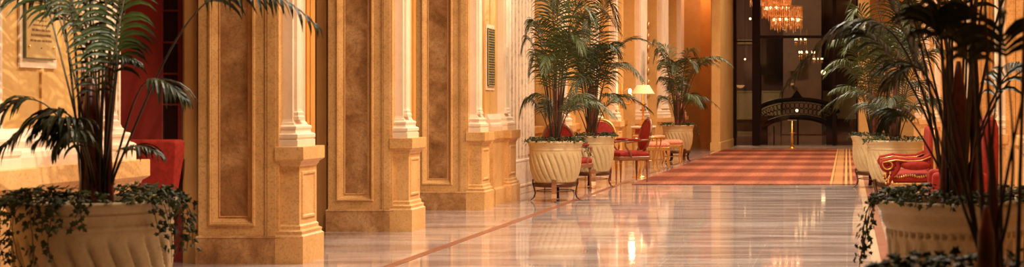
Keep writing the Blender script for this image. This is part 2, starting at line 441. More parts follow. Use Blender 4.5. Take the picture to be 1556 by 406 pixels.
# gilt door casings and carved ornaments between the far pilasters
for k, (y0, y1) in enumerate(((24.0, 25.7), (29.1, 31.2), (33.2, 35.0), (37.2, 39.0))):
    root = empty('window_%d' % (k + 1), (0, 0, 0)); tag(root, kind='structure')
    b = MB(); x = -4.90
    b.panel((x, y0, 0.0), (0, 1, 0), (0, 0, 1), (1, 0, 0), y1 - y0, 5.2, [(0, 0), (0.0, 0.06), (0.05, 0.09), (0.09, 0.05), (0.12, 0.07), (0.16, 0.01), (0.165, 0.0)], 0, 1)
    b.build('window_frame', [M['cream_gold'], M['orange']], root)
    b = MB()
    for s_ in (y0 + 0.06, y1 - 0.06):
        for q in (range(7) if k == 2 else ()):
            b.ball((x + 0.10, s_, 1.5 + 0.28 * q), 0.075, 8, 6, 0, (0.6, 0.7, 1.25))
    if k == 2: b.build('carved_ornament', M['gilt'], root)

# white panelled door standing against the wall past the fourth pedestal
root = empty('door_1', (0, 0, 0)); tag(root, 'cream white fluted door with plain lower panel', kind='structure')
b = MB(); x = -4.66; y0, y1 = 19.95, 21.6
b.box(x - 0.06, x, y0, y1, 0.0, 5.5)
for k in range(7):
    yy = y0 + 0.15 + k * 0.21
    b.box(x - 0.005, x + 0.022, yy, yy + 0.09, 0.55, 5.4)
b.build('door_leaf', M['white'], root, bevel=0.004)
b = MB(); b.panel((x + 0.002, y0 + 0.1, 0.1), (0, 1, 0), (0, 0, 1), (1, 0, 0), y1 - y0 - 0.2, 0.40, [(0, 0), (0.01, 0.012), (0.03, 0.012), (0.04, 0.003)]); b.build('lower_panel', M['white'], root)

# tall red door in the first bay
root = empty('door_2', (0, 0, 0)); tag(root, 'tall dark red door with narrow dark panes', kind='structure')
yd = 11.90
def dx(px): return (px - VX) * yd / F
b = MB(); g = MB()
b.box(dx(150), dx(247), yd, yd + 0.05, 0, 4.2); b.box(dx(270), dx(276.5), yd, yd + 0.05, 0, 4.2)
b.box(dx(246), dx(271), yd + 0.005, yd + 0.05, 0, P(0, 255, yd).z)
for py in (-80, -32, 16, 64.5, 112, 159):
    z = P(0, py, yd).z; b.box(dx(246), dx(271), yd + 0.004, yd + 0.045, z - 0.008, z + 0.008)
b.build('door_leaf', M['reddoor'], root, bevel=0.003)
g.box(dx(246), dx(271), yd + 0.018, yd + 0.03, P(0, 255, yd).z, 4.2); g.build('pane', M['darkglass'], root)

# right wall, end wall and the room beyond
b = MB(); b.box(2.3, 2.6, -4, YEND, 0, MZ); tag(b.build('wall_right', M['orange']), kind='structure')
b = MB(); b.stack(1.9, 2.31, -4, YEND, [(0, 0.03), (0.2, 0.03), (0.22, 0), (0.8, 0), (0.84, 0.03), (0.93, 0.03), (0.945, 0)], 0, (1, 0, 0, 0))
b.box(2.1, 2.31, -4, YEND, 0.94, MZ, 1)
tag(b.build('baseboard_right', [M['marble_frame'], M['cream_gold']]), kind='structure')

root = empty('wall_end', (0, 0, 0)); tag(root, kind='structure')
b = MB(); b.box(-4.95, -3.66, 43.0, YEND + 0.3, 0, MZ); b.box(-4.2, -3.66, 41.5, 43.1, 0, MZ)
b.build('back_face', M['orange'], root)
b = MB(); b.box(-3.70, -3.455, 39.4, YEND, 0, MZ); b.box(-3.68, -3.49, 39.37, 39.45, 0, MZ)
b.stack(-3.70, -3.455, 39.4, YEND, [(0, 0.02), (0.22, 0.02), (0.24, 0)])
b.build('pier_face', M['cream_gold'], root)
b = MB(); b.box(0.33, 0.62, 39.4, YEND, 0, MZ)
b.stack(0.33, 0.62, 39.4, YEND, [(0, 0.02), (0.22, 0.02), (0.24, 0)])
b.box(0.62, 2.4, 40.4, YEND, 0, MZ)
b.build('pier_face', M['cream_gold'], root)
b = MB(); b.box(-3.4, 0.35, YEND - 0.3, YEND, 5.2, MZ); b.build('lintel', M['cream_gold'], root)
b = MB(); b.box(-3.39, 0.33, 42.2, 44.3, -0.01, 0.012); tag(b.build('trim_5', M['lobbycol']), kind='structure')

# glazed screen
root = empty('window_5', (0, 0, 0)); tag(root, 'dark framed glass screen at the end of the hall', kind='structure')
b = MB()
for x0, x1 in ((-3.46, -3.36), (-2.88, -2.64), (-0.44, -0.33), (0.28, 0.34)):
    b.box(x0, x1, 43.95, 44.1, 0, 5.2)
b.box(-2.7, -0.4, 43.96, 44.08, 3.28, 3.36); b.box(-3.45, -2.8, 43.97, 44.07, 3.16, 3.2)
b.box(-3.45, 0.34, 43.95, 44.1, 5.1, 5.2)
b.build('window_frame', M['frame'], root)
g = MB(); g.box(-3.45, 0.34, 44.02, 44.03, 0, 5.2); g.build('pane', M['glass'], root)

# room beyond
b = MB(); b.box(-7.2, 2.8, 62, 62.3, 0, MZ)
tag(b.build('wall_lobby', M['lobby']), kind='structure')
root = empty('trim_6', (0, 0, 0)); tag(root, 'dim stone column and green panels of the room beyond the glass', kind='structure')
def bx(b, px0, px1, py0, py1, Y, d, mi=0):
    a, c = P(px0, py1, Y), P(px1, py0, Y); b.box(a.x, c.x, Y, Y + d, max(0, a.z), c.z, mi)
b = MB(); bx(b, 1190, 1200, -60, 204, 60, 0.5); bx(b, 1200, 1248, -60, 204, 59.6, 0.9); b.build('stone_column', M['lobbycol'], root)
b = MB()
for px0, px1, py0, py1 in ((1119, 1150, 138, 182), (1156, 1187, 138, 176), (1250, 1263, 138, 200), (1270, 1303, 137, 181), (1120, 1144, 60, 67), (1120, 1150, 200, 204)):
    a, c = P(px0, py1, 61.6), P(px1, py0, 61.6)
    b.panel((a.x, 61.9, a.z), (1, 0, 0), (0, 0, 1), (0, -1, 0), c.x - a.x, c.z - a.z, [(0, 0), (0, 0.12), (0.04, 0.14), (0.08, 0.10), (0.1, 0.09)])
b.build('green_panel', M['lobbygreen'], root)
b = MB(); bx(b, 1155, 1190, 57, 113, 61, 0.3); b.build('dark_drape', M['frame'], root)
b = MB(); bx(b, 1166, 1186, 184, 204, 61.4, 0.3); bx(b, 1188, 1205, 182, 204, 59.4, 0.15); bx(b, 1215, 1249, 182, 204, 59.3, 0.2); b.build('low_panel', M['lobbycol'], root)
b = MB(); bx(b, 1196, 1216, 80, 108, 59, 0.3); b.build('pale_block', M['lobbycol'], root)

# ------------------------------------------------------------------ rug
b = MB(); b.box(-1.80, 1.80, -8.92, 8.92, 0, 0.012)
tag(b.build('carpet_runner', M['rug'], loc=(-1.63, 31.98, 0.003)), 'long red plaid carpet runner with gold border stripes on the marble floor', 'rug')

# ------------------------------------------------------------------ iron arch
def arch_pts(cx, hw, zs, rise, n=24):
    return [(cx + hw * math.cos(PI - PI * i / n * 1.0), zs + rise * math.sin(PI * i / n)) for i in range(n + 1)]
root = empty('iron_arch', ((1211 - VX) * 46 / F, 46, 0)); tag(root, 'black wrought iron arch with scrollwork behind the glass screen', 'arch')
s46 = 46 / F
def zz(py): return H - (py - VY) * s46
for s_ in (-1, 1):
    b = MB()
    b.box(s_ * 53 * s46 - 8.5 * s46, s_ * 53 * s46 + 8.5 * s46, -0.06, 0.06, 0, zz(176))
    b.box(s_ * 57 * s46 - 3 * s46, s_ * 57 * s46 + 3 * s46, -0.05, 0.05, 0, 3.25)
    b.build('post', M['iron'], root, bevel=0.01)
b = MB()
out = [Vector((62 * s46 * math.cos(PI - PI * i / 28), 0, zz(172) + (172 - 151) * s46 * math.sin(PI * i / 28))) for i in range(29)]
b.tube(out, 0.075, 8); b.build('arch_band', M['iron'], root); b = MB()
inn = [Vector((50 * s46 * math.cos(PI - PI * i / 28), 0, zz(196) + (196 - 178) * s46 * math.sin(PI * i / 28))) for i in range(29)]
b.tube(inn, 0.085, 8)
b.build('arch_band', M['iron'], root)
b = MB(); b.prism([(-0.33, zz(152)), (-0.16, zz(147)), (-0.07, zz(141)), (0, zz(137)), (0.07, zz(141)), (0.16, zz(147)), (0.33, zz(152))], -0.05, 0.05); b.build('crest', M['iron'], root)
b = MB()
for i in range(25):
    t = (i + 0.5) / 25; a = PI - PI * t
    if 0.04 < t < 0.96:
        p = Vector((56 * s46 * math.cos(a), 0, zz(184) + 19.5 * s46 * math.sin(a)))
        for q in range(2):
            r_ = 0.085
            c_ = p + Vector((0, 0, 0.09 * (q - 0.5) * 2))
            b.tube([c_ + Vector((r_ * math.cos(u * PI / 5), 0, r_ * math.sin(u * PI / 5))) for u in range(11)], 0.012, 5)
b.build('scrollwork', M['iron'], root)
b = MB(); b.box(0.0, 0.06, -0.02, 0.02, 0, zz(182)); b.build('mullion', M['frame'], root); b = MB(); b.box(-0.75, -0.71, -0.02, 0.02, 0, zz(192)); b.build('mullion', M['frame'], root)
b = MB(); b.ball((0, -0.1, zz(168)), 0.045); b.build('small_lamp', M['bulbfar'], root)

# ------------------------------------------------------------------ brass post
root = empty('brass_post', ((1203.5 - VX) * 41.6 / F, 41.6, 0)); tag(root, 'slim polished brass post standing before the glass screen', 'post')
b = MB(); b.lathe([(0.11, 0.0), (0.11, 0.015), (0.06, 0.04), (0.045, 0.08)], 16, cap=True); b.build('base', M['brass'], root)
b = MB(); b.lathe([(0.038, 0.07), (0.038, 0.42), (0.05, 0.43), (0.05, 0.46), (0.034, 0.47), (0.034, 0.80)], 14, cap=True); b.build('shaft', M['brass'], root)
b = MB(); b.box(-0.13, 0.13, -0.03, 0.03, 0.80, 0.825); b.build('head_plate', M['silver'], root); b = MB(); b.box(-0.09, 0.09, -0.012, 0.012, 0.44, 0.455); b.build('cross_bar', M['silver'], root)

# ------------------------------------------------------------------ chandeliers
def crystal_tier(b, ring, cx, cy, r, z0, h, n):
    for k in range(n):
        a = 2 * PI * k / n
        x, y = cx + r * math.cos(a), cy + r * math.sin(a)
        hh = h * (0.85 + 0.15 * ((k * 7) % 5) / 4)
        b.lathe([(0.003, z0 - hh), (0.014, z0 - hh + 0.04), (0.018, z0 - hh * 0.5), (0.008, z0 - hh * 0.48), (0.018, z0 - hh * 0.42), (0.014, z0 - 0.03), (0.004, z0)], 5, x, y, sm=False)
    for zq in (z0, z0 - h * 0.5):
        ring.tube([(cx + (r + 0.01) * math.cos(a * PI / 12), cy + (r + 0.01) * math.sin(a * PI / 12), zq) for a in range(25)], 0.016, 6)
Yc = 49.0; sC = F / Yc
def big_chandelier():
    c = P(1182, 0, Yc)
    root = empty('chandelier', (c.x, Yc, 0)); tag(root, 'large tiered crystal chandelier glowing amber beyond the glass', 'chandelier')
    cr = MB(); ri = MB(); bu = MB()
    for px, r, py0, py1 in ((1162, 22, -45, 11), (1180, 22, -8, 29), (1195, 24, 10, 46)):
        cx = (px - 1182) / sC; rr = r / sC; z1 = P(0, py0, Yc).z; z0 = P(0, py1, Yc).z
        crystal_tier(cr, ri, cx, 0, rr, z1, (z1 - z0), 44)
        crystal_tier(cr, ri, cx, 0, rr * 0.6, z1 - 0.1, (z1 - z0), 16)
        for k in range(12):
            a = 2 * PI * k / 12
            bu = MB(); bu.ball((cx + rr * 0.8 * math.cos(a), rr * 0.8 * math.sin(a), z0 + (z1 - z0) * 0.45), 0.035, 8, 6, 0, (1, 1, 1.8)); bu.build('bulb', M['bulb'], root)
    cr.build('crystals', M['crystal'], root); ri.build('rings', M['crystalring'], root)
    b = MB(); b.tube([(0, 0, P(0, -40, Yc).z), (0, 0, MZ)], 0.02); b.build('rod', M['gilt'], root)
big_chandelier()
def small_chandelier(px, py, w, Y, label, first=None):
    c = P(px, py, Y)
    if first is None:
        root = empty('small_chandelier', (c.x, Y, c.z))
        b = MB()
        b.tube([(0.30 * math.cos(a * PI / 8), 0.30 * math.sin(a * PI / 8), 0) for a in range(17)], 0.016, 6)
        b.tube([(0, 0, -0.25), (0, 0, 1.0)], 0.02)
        for k in range(8):
            a = PI * k / 4
            b.tube(bez([(0, 0, -0.2), (0.2 * math.cos(a), 0.2 * math.sin(a), -0.28), (0.30 * math.cos(a), 0.30 * math.sin(a), 0)], 6), 0.01, 5)
        b.build('frame', M['gilt'], root)
        b = MB()
        for k in range(8):
            a = PI * k / 4
            b = MB(); b.ball((0.30 * math.cos(a), 0.30 * math.sin(a), 0.07), 0.034, 8, 6, 0, (1, 1, 1.5)); b.build('bulb', M['bulbfar'], root)
        b = MB()
        for k in range(8):
            a = PI * k / 4
            b.lathe([(0.004, -0.24), (0.02, -0.2), (0.02, -0.1), (0.004, -0.06)], 5, 0.30 * math.cos(a), 0.30 * math.sin(a), sm=False)
        b.build('drops', M['crystalring'], root)
    else:
        root = copy_tree(first); root.location = (c.x, Y, c.z)
    root.scale = (w, w, w); tag(root, label, 'chandelier', 'small lobby chandeliers'); return root
sc0 = small_chandelier(1217, 62, 0.75, 57, 'small candle chandelier highest beyond the glass, below the big crystal one')
small_chandelier(1226, 82, 0.95, 56, 'small candle chandelier in the middle of the descending three beyond the glass', sc0)
small_chandelier(1243, 91, 0.6, 57, 'small candle chandelier partly behind the palm tips beyond the glass', sc0)
# small lobby lamps
for k, (px, py, r, lab) in enumerate(((1140, 28.5, 0.045, 'tiny pale ceiling lamp beside the dark frame post'), (1132, 90, 0.035, 'tiny white lamp below the green ledge beyond the glass'),
                                      (1251, 110, 0.09, 'round white lamp glimpsed at the palm tips beyond the glass'))):
    c = P(px, py, 58); root = empty('hanging_lamp', c); tag(root, lab, 'lamp')
    b = MB(); b.ball((0, 0, 0), r, 10, 8); b.build('globe', M['bulbfar'], root)
    b = MB(); b.tube([(0, 0, 0), (0, 0, MZ - c.z)], 0.008, 5); b.build('rod', M['iron'], root)
for k, (px, py, w, lab) in enumerate(((1125, 130, 7, 'white bowl lamp on the wall left of the iron arch'), (1203, 127, 4.5, 'small white bowl lamp above the crest of the iron arch'))):
    c = P(px, py, 59.3); root = empty('bowl_lamp', c); tag(root, lab, 'lamp')
    r = w * 59.3 / F
    b = MB(); b.lathe([(0.01, -r * 0.6), (r * 0.6, -r * 0.45), (r, 0), (r * 0.95, 0.01), (0.01, -0.02)], 16); b.build('bowl', M['shade'], root)
    b = MB(); b.box(-0.03, 0.03, 0, 59.6 + (2.4 if k == 0 else 0) - 59.3, -r * 0.3, -r * 0.1); b.build('bracket', M['iron'], root)

# ------------------------------------------------------------------ pots, ivy, palms
def leaf_fan(b, c, d, nrm, s, mi=0):
    """ivy leaf: five lobes around c, tip along d"""
    d = d.normalized(); sd = d.cross(nrm).normalized(); n = sd.cross(d)
    pts = [(-0.25, 0), (-0.35, 0.42), (0.05, 0.30), (0.18, 0.62), (0.45, 0.27), (1.0, 0), (0.45, -0.27), (0.18, -0.62), (0.05, -0.30), (-0.35, -0.42)]
    vs = [c + n * (0.05 * s)] + [c + d * (a * s) + sd * (q * s) - n * (abs(q) * 0.35 * s) for a, q in pts]
    b.add(vs, [(0, i + 1, (i + 1) % 10 + 1) for i in range(10)], mi)
def ivy_part(root, r, z, strands, seed, n_mound=420, size=0.024, hump=0.065):
    R = random.Random(seed); b = MB()
    for _ in range(n_mound):
        a = R.uniform(0, 2 * PI); rr = r * math.sqrt(R.uniform(0.25, 1.18))
        h = z + 0.0 + hump * R.uniform(0.0, 1.0) * (1.0 if rr < r else 0.45)
        c = Vector((rr * math.cos(a), rr * math.sin(a), h))
        nrm = Vector((R.uniform(-0.8, 0.8), R.uniform(-1.1, 0.4), R.uniform(0.3, 1))).normalized()
        d = Vector((math.cos(a) + R.uniform(-0.9, 0.9), math.sin(a) + R.uniform(-0.9, 0.9), R.uniform(-0.5, 0.3)))
        leaf_fan(b, c, d, nrm, size * R.uniform(0.7, 1.4))
    for az, ln, outw, dens in strands:
        a = math.radians(az) + R.uniform(-0.08, 0.08)
        p = Vector((r * 0.9 * math.cos(a), r * 0.9 * math.sin(a), z + 0.03)); pts = [p.copy()]
        dirv = Vector((math.cos(a) * outw, math.sin(a) * outw, 0.25))
        n = max(4, int(ln / 0.02))
        for i in range(n):
            dirv += Vector((R.uniform(-0.28, 0.28), R.uniform(-0.28, 0.28), -0.30)); dirv.normalize()
            rad = math.hypot(p.x, p.y)
            if rad < r + 0.02 and p.z < z:
                p.x *= (r + 0.02) / rad; p.y *= (r + 0.02) / rad
            p = p + dirv * 0.02; pts.append(p.copy())
            for _ in range(dens):
                if R.random() < 0.62:
                    off = Vector((R.uniform(-1, 1), R.uniform(-1, 1), R.uniform(-0.6, 0.6))) * 0.022 * (1 + 0.35 * dens)
                    nrm = Vector((math.cos(a) + R.uniform(-0.8, 0.8), math.sin(a) - 0.4 + R.uniform(-0.8, 0.8), R.uniform(0.1, 0.8))).normalized()
                    leaf_fan(b, p + off, Vector((R.uniform(-0.8, 0.8), R.uniform(-0.8, 0.8), -0.8)), nrm, size * R.uniform(0.7, 1.3))
        if len(pts) > 2: b.tube(pts, 0.0025, 4, 1)
    b.build('ivy', [M['ivy'], M['vine']], root)

def pot_part(root, r, h, wavy=True):
    prof = [(0.62, 0.235), (0.68, 0.24), (0.74, 0.27), (0.80, 0.32), (0.855, 0.38), (0.895, 0.45), (0.92, 0.52), (0.93, 0.585), (0.925, 0.64), (0.915, 0.69),
            (0.915, 0.70), (0.93, 0.705), (0.93, 0.715), (0.915, 0.72), (0.925, 0.745), (0.95, 0.765), (0.955, 0.77), (0.945, 0.775), (0.965, 0.785), (0.995, 0.80), (1.0, 0.815), (0.99, 0.828), (0.94, 0.83), (0.90, 0.815), (0.88, 0.76), (0.3, 0.755)]
    if not wavy:
        prof = [(0.66, 0.235), (0.72, 0.24), (0.76, 0.27), (0.80, 0.34), (0.83, 0.42), (0.85, 0.50), (0.865, 0.58), (0.875, 0.65), (0.88, 0.665),
                (0.885, 0.675), (0.885, 0.69), (0.88, 0.695), (0.90, 0.705), (0.925, 0.725), (0.935, 0.75), (0.945, 0.77), (0.95, 0.775), (0.985, 0.79), (1.0, 0.805), (1.0, 0.82), (0.985, 0.83), (0.94, 0.83), (0.90, 0.815), (0.88, 0.76), (0.3, 0.755)]
    k = h / 0.83; nfl = 24
    # denser rows through the fluted body
    dense = []
    for i in range(len(prof) - 1):
        (r0, z0), (r1, z1) = prof[i], prof[i + 1]
        m = 3 if z1 - z0 > 0.025 else 1
        for q in range(m): dense.append((r0 + (r1 - r0) * q / m, z0 + (z1 - z0) * q / m))
    dense.append(prof[-1])
    def fn(rr, z, a, i):
        zz_ = z / k
        if 0.26 < zz_ < 0.67:
            t = (zz_ - 0.26) / 0.41
            env = min(1, 5 * t, 6 * (1 - t))
            tw = 0.46 * t * t * (3 - 2 * t) + 0.05 * math.sin(2 * PI * t) if wavy else 0.0
            if wavy:
                q = ((a + tw) * nfl / (2 * PI)) % 1.0
                return rr - r * env * (0.075 * math.exp(-((q - 0.12) / 0.11) ** 2) + 0.014 * (1 - q))
            q = ((a) * nfl / (2 * PI)) % 1.0
            return rr - r * 0.07 * env * max(0, math.cos(2 * PI * q)) ** 0.6
        if not wavy and 0.674 < zz_ < 0.6925:
            return rr - r * 0.045 * (1 if ((a * 52 / (2 * PI)) % 1) < 0.5 else 0)
        return rr
    b = MB(); b.lathe([(rr * r, z * k) for rr, z in dense], 24 * 12, fn=fn)
    return b.build('planter', M['pot'], root)
def stand_part(root, r, h, rot=0.0, n=4):
    st = empty('stand', (0, 0, 0)); st.parent = root
    k = h / 0.83
    b = MB(); rr = r * 0.74
    b.lathe([(rr * 0.85, 0.20 * k), (rr, 0.20 * k), (rr + 0.012, 0.21 * k), (rr + 0.012, 0.25 * k), (rr, 0.255 * k), (rr * 0.85, 0.25 * k), (rr * 0.85, 0.20 * k)], 40)
    b.build('ring', M['bronze'], st); b = MB()
    b.lathe([(rr * 0.9, 0.135 * k), (rr * 0.92, 0.135 * k), (rr * 0.92, 0.145 * k), (rr * 0.9, 0.145 * k), (rr * 0.9, 0.135 * k)], 40)
    b.build('lower_ring', M['bronze'], st)
    for j in range(n):
        a = rot + 2 * PI * j / n
        ca, sa = math.cos(a), math.sin(a)
        pts = [(rr + 0.02, 0.30), (rr + 0.022, 0.24), (rr + 0.0, 0.17), (rr - 0.012, 0.11), (rr + 0.005, 0.05), (rr + 0.045, 0.012), (rr + 0.075, 0.008)]
        b = MB(); P3 = [Vector((q * ca, q * sa, z * k)) for q, z in pts]
        w = 0.032; vs = []
        for p in P3:
            for s1, s2 in ((-1, -1), (1, -1), (1, 1), (-1, 1)):
                vs.append(p + Vector((-sa, ca, 0)) * w * s1 + Vector((ca, sa, 0)) * 0.008 * s2)
        fs = []
        for i in range(len(P3) - 1):
            for q in range(4):
                a0 = 4 * i + q; b0 = 4 * i + (q + 1) % 4; fs.append((a0, b0, b0 + 4, a0 + 4))
        fs += [(3, 2, 1, 0), tuple(4 * (len(P3) - 1) + q for q in range(4))]
        b.add(vs, fs); b.build('leg', M['copper'] if (abs((math.degrees(a) % 360) - 278) < 22) else M['bronze'], st)

def frond_mesh(b, pts4, n_leaf=24, t0=0.42, lmax=0.42, width=0.022, droop=0.35, R=None, rad=0.011, lift=0.25):
    """one pinnate frond: rachis along a cubic through pts4, drooping leaflets from t0 to the tip"""
    R = R or rnd
    N = 26; ra = bez(pts4, N)
    b.tube(ra, [rad * (1 - 0.75 * i / N) for i in range(N + 1)], 6, 1)
    def at(t):
        f = t * N; i = min(N - 1, int(f)); return ra[i].lerp(ra[i + 1], f - i), (ra[i + 1] - ra[i]).normalized()
    for k in range(n_leaf):
        u = k / (n_leaf - 1); t = t0 + (0.995 - t0) * u
        p, tg = at(t)
        side = tg.cross(Vector((0, 0, 1)))
        if side.length < 0.15: side = Vector((1, 0.3, 0))
        side.normalize(); nn = side.cross(tg).normalized()
        ln = lmax * (0.45 + 0.55 * math.sin(PI * min(1, u * 1.15 + 0.18))) if u < 0.8 else lmax * (0.62 - 0.3 * (u - 0.8) / 0.2)
        for s_ in (-1, 1):
            al = math.radians(38 + 28 * u + R.uniform(-6, 6))
            d = (side * s_ * math.cos(al) + tg * math.sin(al) + nn * lift * R.uniform(0.6, 1.3)).normalized()
            L = ln * R.uniform(0.88, 1.1); seg = 5; q = p.copy(); vs = []; dd = d.copy()
            for i in range(seg + 1):
                f = i / seg
                w = width * (0.35 + 1.6 * f) if f < 0.4 else width * (1.0 - ((f - 0.4) / 0.6) ** 1.5)
                w = max(w, 0.0008)
                wv = dd.cross(nn)
                if wv.length < 0.1: wv = dd.cross(tg)
                wv.normalize(); up = wv.cross(dd).normalized()
                vs += [q - wv * w + up * w * 0.35, q, q + wv * w + up * w * 0.35]
                dd = (dd + Vector((0, 0, -1)) * droop * (0.5 + f)).normalized(); q = q + dd * (L / seg)
            fs = []
            for i in range(seg):
                a = 3 * i; fs += [(a, a + 1, a + 4, a + 3), (a + 1, a + 2, a + 5, a + 4)]
            b.add(vs, fs, 0, False)

def hold_off(b, ox):
    """bend leaf tips that would reach the walls back into the hall"""
    out = []
    for x, y, z in b.v:
        w = x + ox
        if w < -4.05: w = -4.05 - 0.3 * (1 - math.exp((w + 4.05) / 0.3))
        elif w > 1.25: w = 1.25 + 0.3 * (1 - math.exp(-(w - 1.25) / 0.3))
        out.append((w - ox, y, z))
    b.v = out
def palm(root, R, base_z, n, hmin, hmax, reach, leafmat, n_leaf=24, lmax=0.42, width=0.02, extra=(), cane=((0, 0, 0.045, 1.35),), t0=0.45, az0=0.0, low=0.25, az_rng=None, rad=0.011):
    for cx, cy, cr, ch in cane:
        b = MB(); pts = []; rads = []
        lx, ly = R.uniform(-0.03, 0.03), R.uniform(-0.02, 0.02)
        for i in range(13):
            t = i / 12; pts.append((cx + lx * t, cy + ly * t, base_z - 0.05 + (ch - base_z + 0.05) * t))
            rads.append(cr * (1.12 - 0.35 * t - 0.55 * max(0, t - 0.75) / 0.25) * (1 + (0.05 if i % 2 else 0)))
        b.tube(pts, rads, 12); b.build('cane', M['trunk'], root)
    for k in range(n):
        az = (az0 + k * 2.39996 + R.uniform(-0.25, 0.25)) if az_rng is None else math.radians(R.uniform(*az_rng))
        islow = (k / n) < low
        h = R.uniform(0.55, 0.9) * hmin if islow else R.uniform(hmin, hmax)
        rc = reach * (R.uniform(0.75, 1.1) if islow else R.uniform(0.45, 1.0))
        ca, sa = math.cos(az), math.sin(az); b0 = 0.05
        p0 = (b0 * ca, b0 * sa, base_z - 0.02)
        p1 = (b0 * ca + rc * 0.10 * ca, b0 * sa + rc * 0.10 * sa, base_z + h * 0.6)
        p2 = (rc * 0.40 * ca, rc * 0.40 * sa, base_z + h * 1.12)
        p3 = (rc * ca, rc * sa, base_z + h * (0.5 if islow else R.uniform(0.62, 0.95)))
        b = MB(); frond_mesh(b, [p0, p1, p2, p3], n_leaf, t0, lmax * R.uniform(0.85, 1.1), width, 0.30 * R.uniform(0.7, 1.4), R, rad)
        hold_off(b, root.location.x)
        b.build('frond', [leafmat, M['petiole']], root)
    for pts, kw in extra:
        b = MB(); o = Vector(root.location)
        frond_mesh(b, [Vector(p) - o for p in pts], R=R, **kw); hold_off(b, o.x); b.build('frond', [leafmat, M['petiole']], root)

def potted(name, px, Y, r, h, label, cat='potted palm', wavy=True, strands=(), seed=1, n_mound=420, leg_rot=0.3, X=None, **kw):
    x = (px - VX) * Y / F if X is None else X
    root = empty(name, (x, Y, 0)); tag(root, label, cat, 'potted palms along the hall')
    pot_part(root, r, h, wavy); stand_part(root, r, h, leg_rot)
    b = MB(); b.lathe([(0.0, h - 0.035), (r * 0.5, h - 0.03), (r * 0.9, h - 0.05)], 32); b.build('soil', M['soil'], root)
    ivy_part(root, r, h - 0.01, strands, seed, n_mound)
    palm(root, random.Random(seed * 13 + 5), h - 0.04, **kw)
    return root

# large palm, left foreground
Y1 = 6.9
def q(px, py, dy=0.0): return P(px, py, Y1 + dy)
base1 = q(152, 300)
kw1 = dict(n_leaf=12, t0=0.60, lmax=0.25, width=0.011, droop=0.42, rad=0.006, lift=0.3)
ex1 = [
    ([q(140, 295), q(128, 200, -.25), q(98, 140, -.35), q(48, 205, -.4)], dict(kw1, t0=0.35, lmax=0.20, n_leaf=20, droop=0.6)),
    ([q(145, 295), q(135, 210, -.3), q(110, 160, -.4), q(85, 235, -.45)], dict(kw1, t0=0.35, lmax=0.17, n_leaf=18, droop=0.6)),
    ([q(145, 300), q(108, 190, -.1), q(62, 98, -.15), q(-12, 186, -.2)], dict(kw1, t0=0.66, lmax=0.26)),
    ([q(160, 300), q(205, 160, -.05), q(206, 70, -.1), q(280, 150, -.15)], dict(kw1, t0=0.70, lmax=0.22)),
    ([q(166, 300), q(178, 250, 0), q(188, 195, -.1), q(244, 236, -.1)], dict(kw1, t0=0.55, lmax=0.16, width=0.009)),
    ([q(160, 300), q(250, 90, -.1), q(310, -125, -.1), q(478, 36, -.2)], dict(kw1, n_leaf=15, t0=0.58, lmax=0.27, width=0.013, lift=0.1)),
    ([q(140, 300), q(128, 150, -.15), q(95, 130, -.25), q(-5, 235, -.3)], dict(kw1, t0=0.50, lmax=0.27, n_leaf=22)),
    ([q(142, 300), q(120, 160, -.2), q(120, 165, -.3), q(58, 215, -.35)], dict(kw1, t0=0.45, lmax=0.22, n_leaf=18)),
    ([q(140, 290), q(105, 120, -.1), q(68, 0, -.1), q(40, -120, 0)], dict(kw1, t0=0.75, lmax=0.3)),
    ([q(144, 290), q(120, 110, -.1), q(82, -10, -.1), q(30, -160, 0)], dict(kw1, t0=0.75, lmax=0.3)),
    ([q(150, 290), q(150, 150, -.1), q(140, 0, -.05), q(130, -150, 0)], dict(kw1, t0=0.35, lmax=0.14, n_leaf=30, width=0.008)),
    ([q(155, 290), q(165, 150, -.1), q(176, 0, -.05), q(230, -150, 0)], dict(kw1, t0=0.5, lmax=0.24, n_leaf=24)),
    ([q(158, 290), q(170, 150, -.1), q(192, 30, -.05), q(170, -120, 0)], dict(kw1, t0=0.45, lmax=0.22, n_leaf=24)),
    ([q(150, 290), q(150, 150, .1), q(150, 20, .1), q(60, -60, 0.1)], dict(kw1, t0=0.55, lmax=0.28, n_leaf=24)),
    ([q(152, 290), q(158, 120, -.05), q(150, 60, -.1), q(210, 95, -.15)], dict(kw1, t0=0.65, lmax=0.14, n_leaf=14, width=0.008)),
    ([q(150, 290), q(140, 100, .05), q(135, -20, .05), q(0, -10, 0.1)], dict(kw1, t0=0.6, lmax=0.28, n_leaf=24)),
]
st1 = [(178, .42, .9, 3), (186, .36, .9, 3), (195, .38, 1.0, 2), (170, .30, .9, 2), (205, .2, .6, 1), (250, .40, .5, 3), (256, .34, .5, 2), (268, .18, .5, 2), (281, .3, .5, 2), (243, .16, .5, 2), (262, .16, .4, 1), (272, .05, .4, 1), (279, .18, .5, 3), (284, .2, .5, 2), (289, .14, .5, 2), (232, .14, .5, 2),
       (352, .34, 1.0, 3), (342, .30, 1.1, 3), (0, .34, 1.2, 3), (335, .22, .9, 2), (8, .3, 1.2, 2), (348, .2, .9, 2), (225, .08, .3, 1)]
potted('potted_palm', 143, Y1, 0.372, 0.845, 'large potted palm with trailing ivy before the lettered wall plaque', strands=st1, seed=3, n_mound=620,
       n=9, hmin=1.8, hmax=2.4, reach=0.75, leafmat=M['leaf'], n_leaf=15, lmax=0.22, width=0.0085, extra=ex1, low=0.0, t0=0.72, rad=0.006,
       cane=((-0.01, 0, 0.050, 1.42), (0.05, 0.02, 0.018, 1.6), (-0.045, 0.03, 0.02, 1.5), (0.085, 0.0, 0.012, 1.55)))

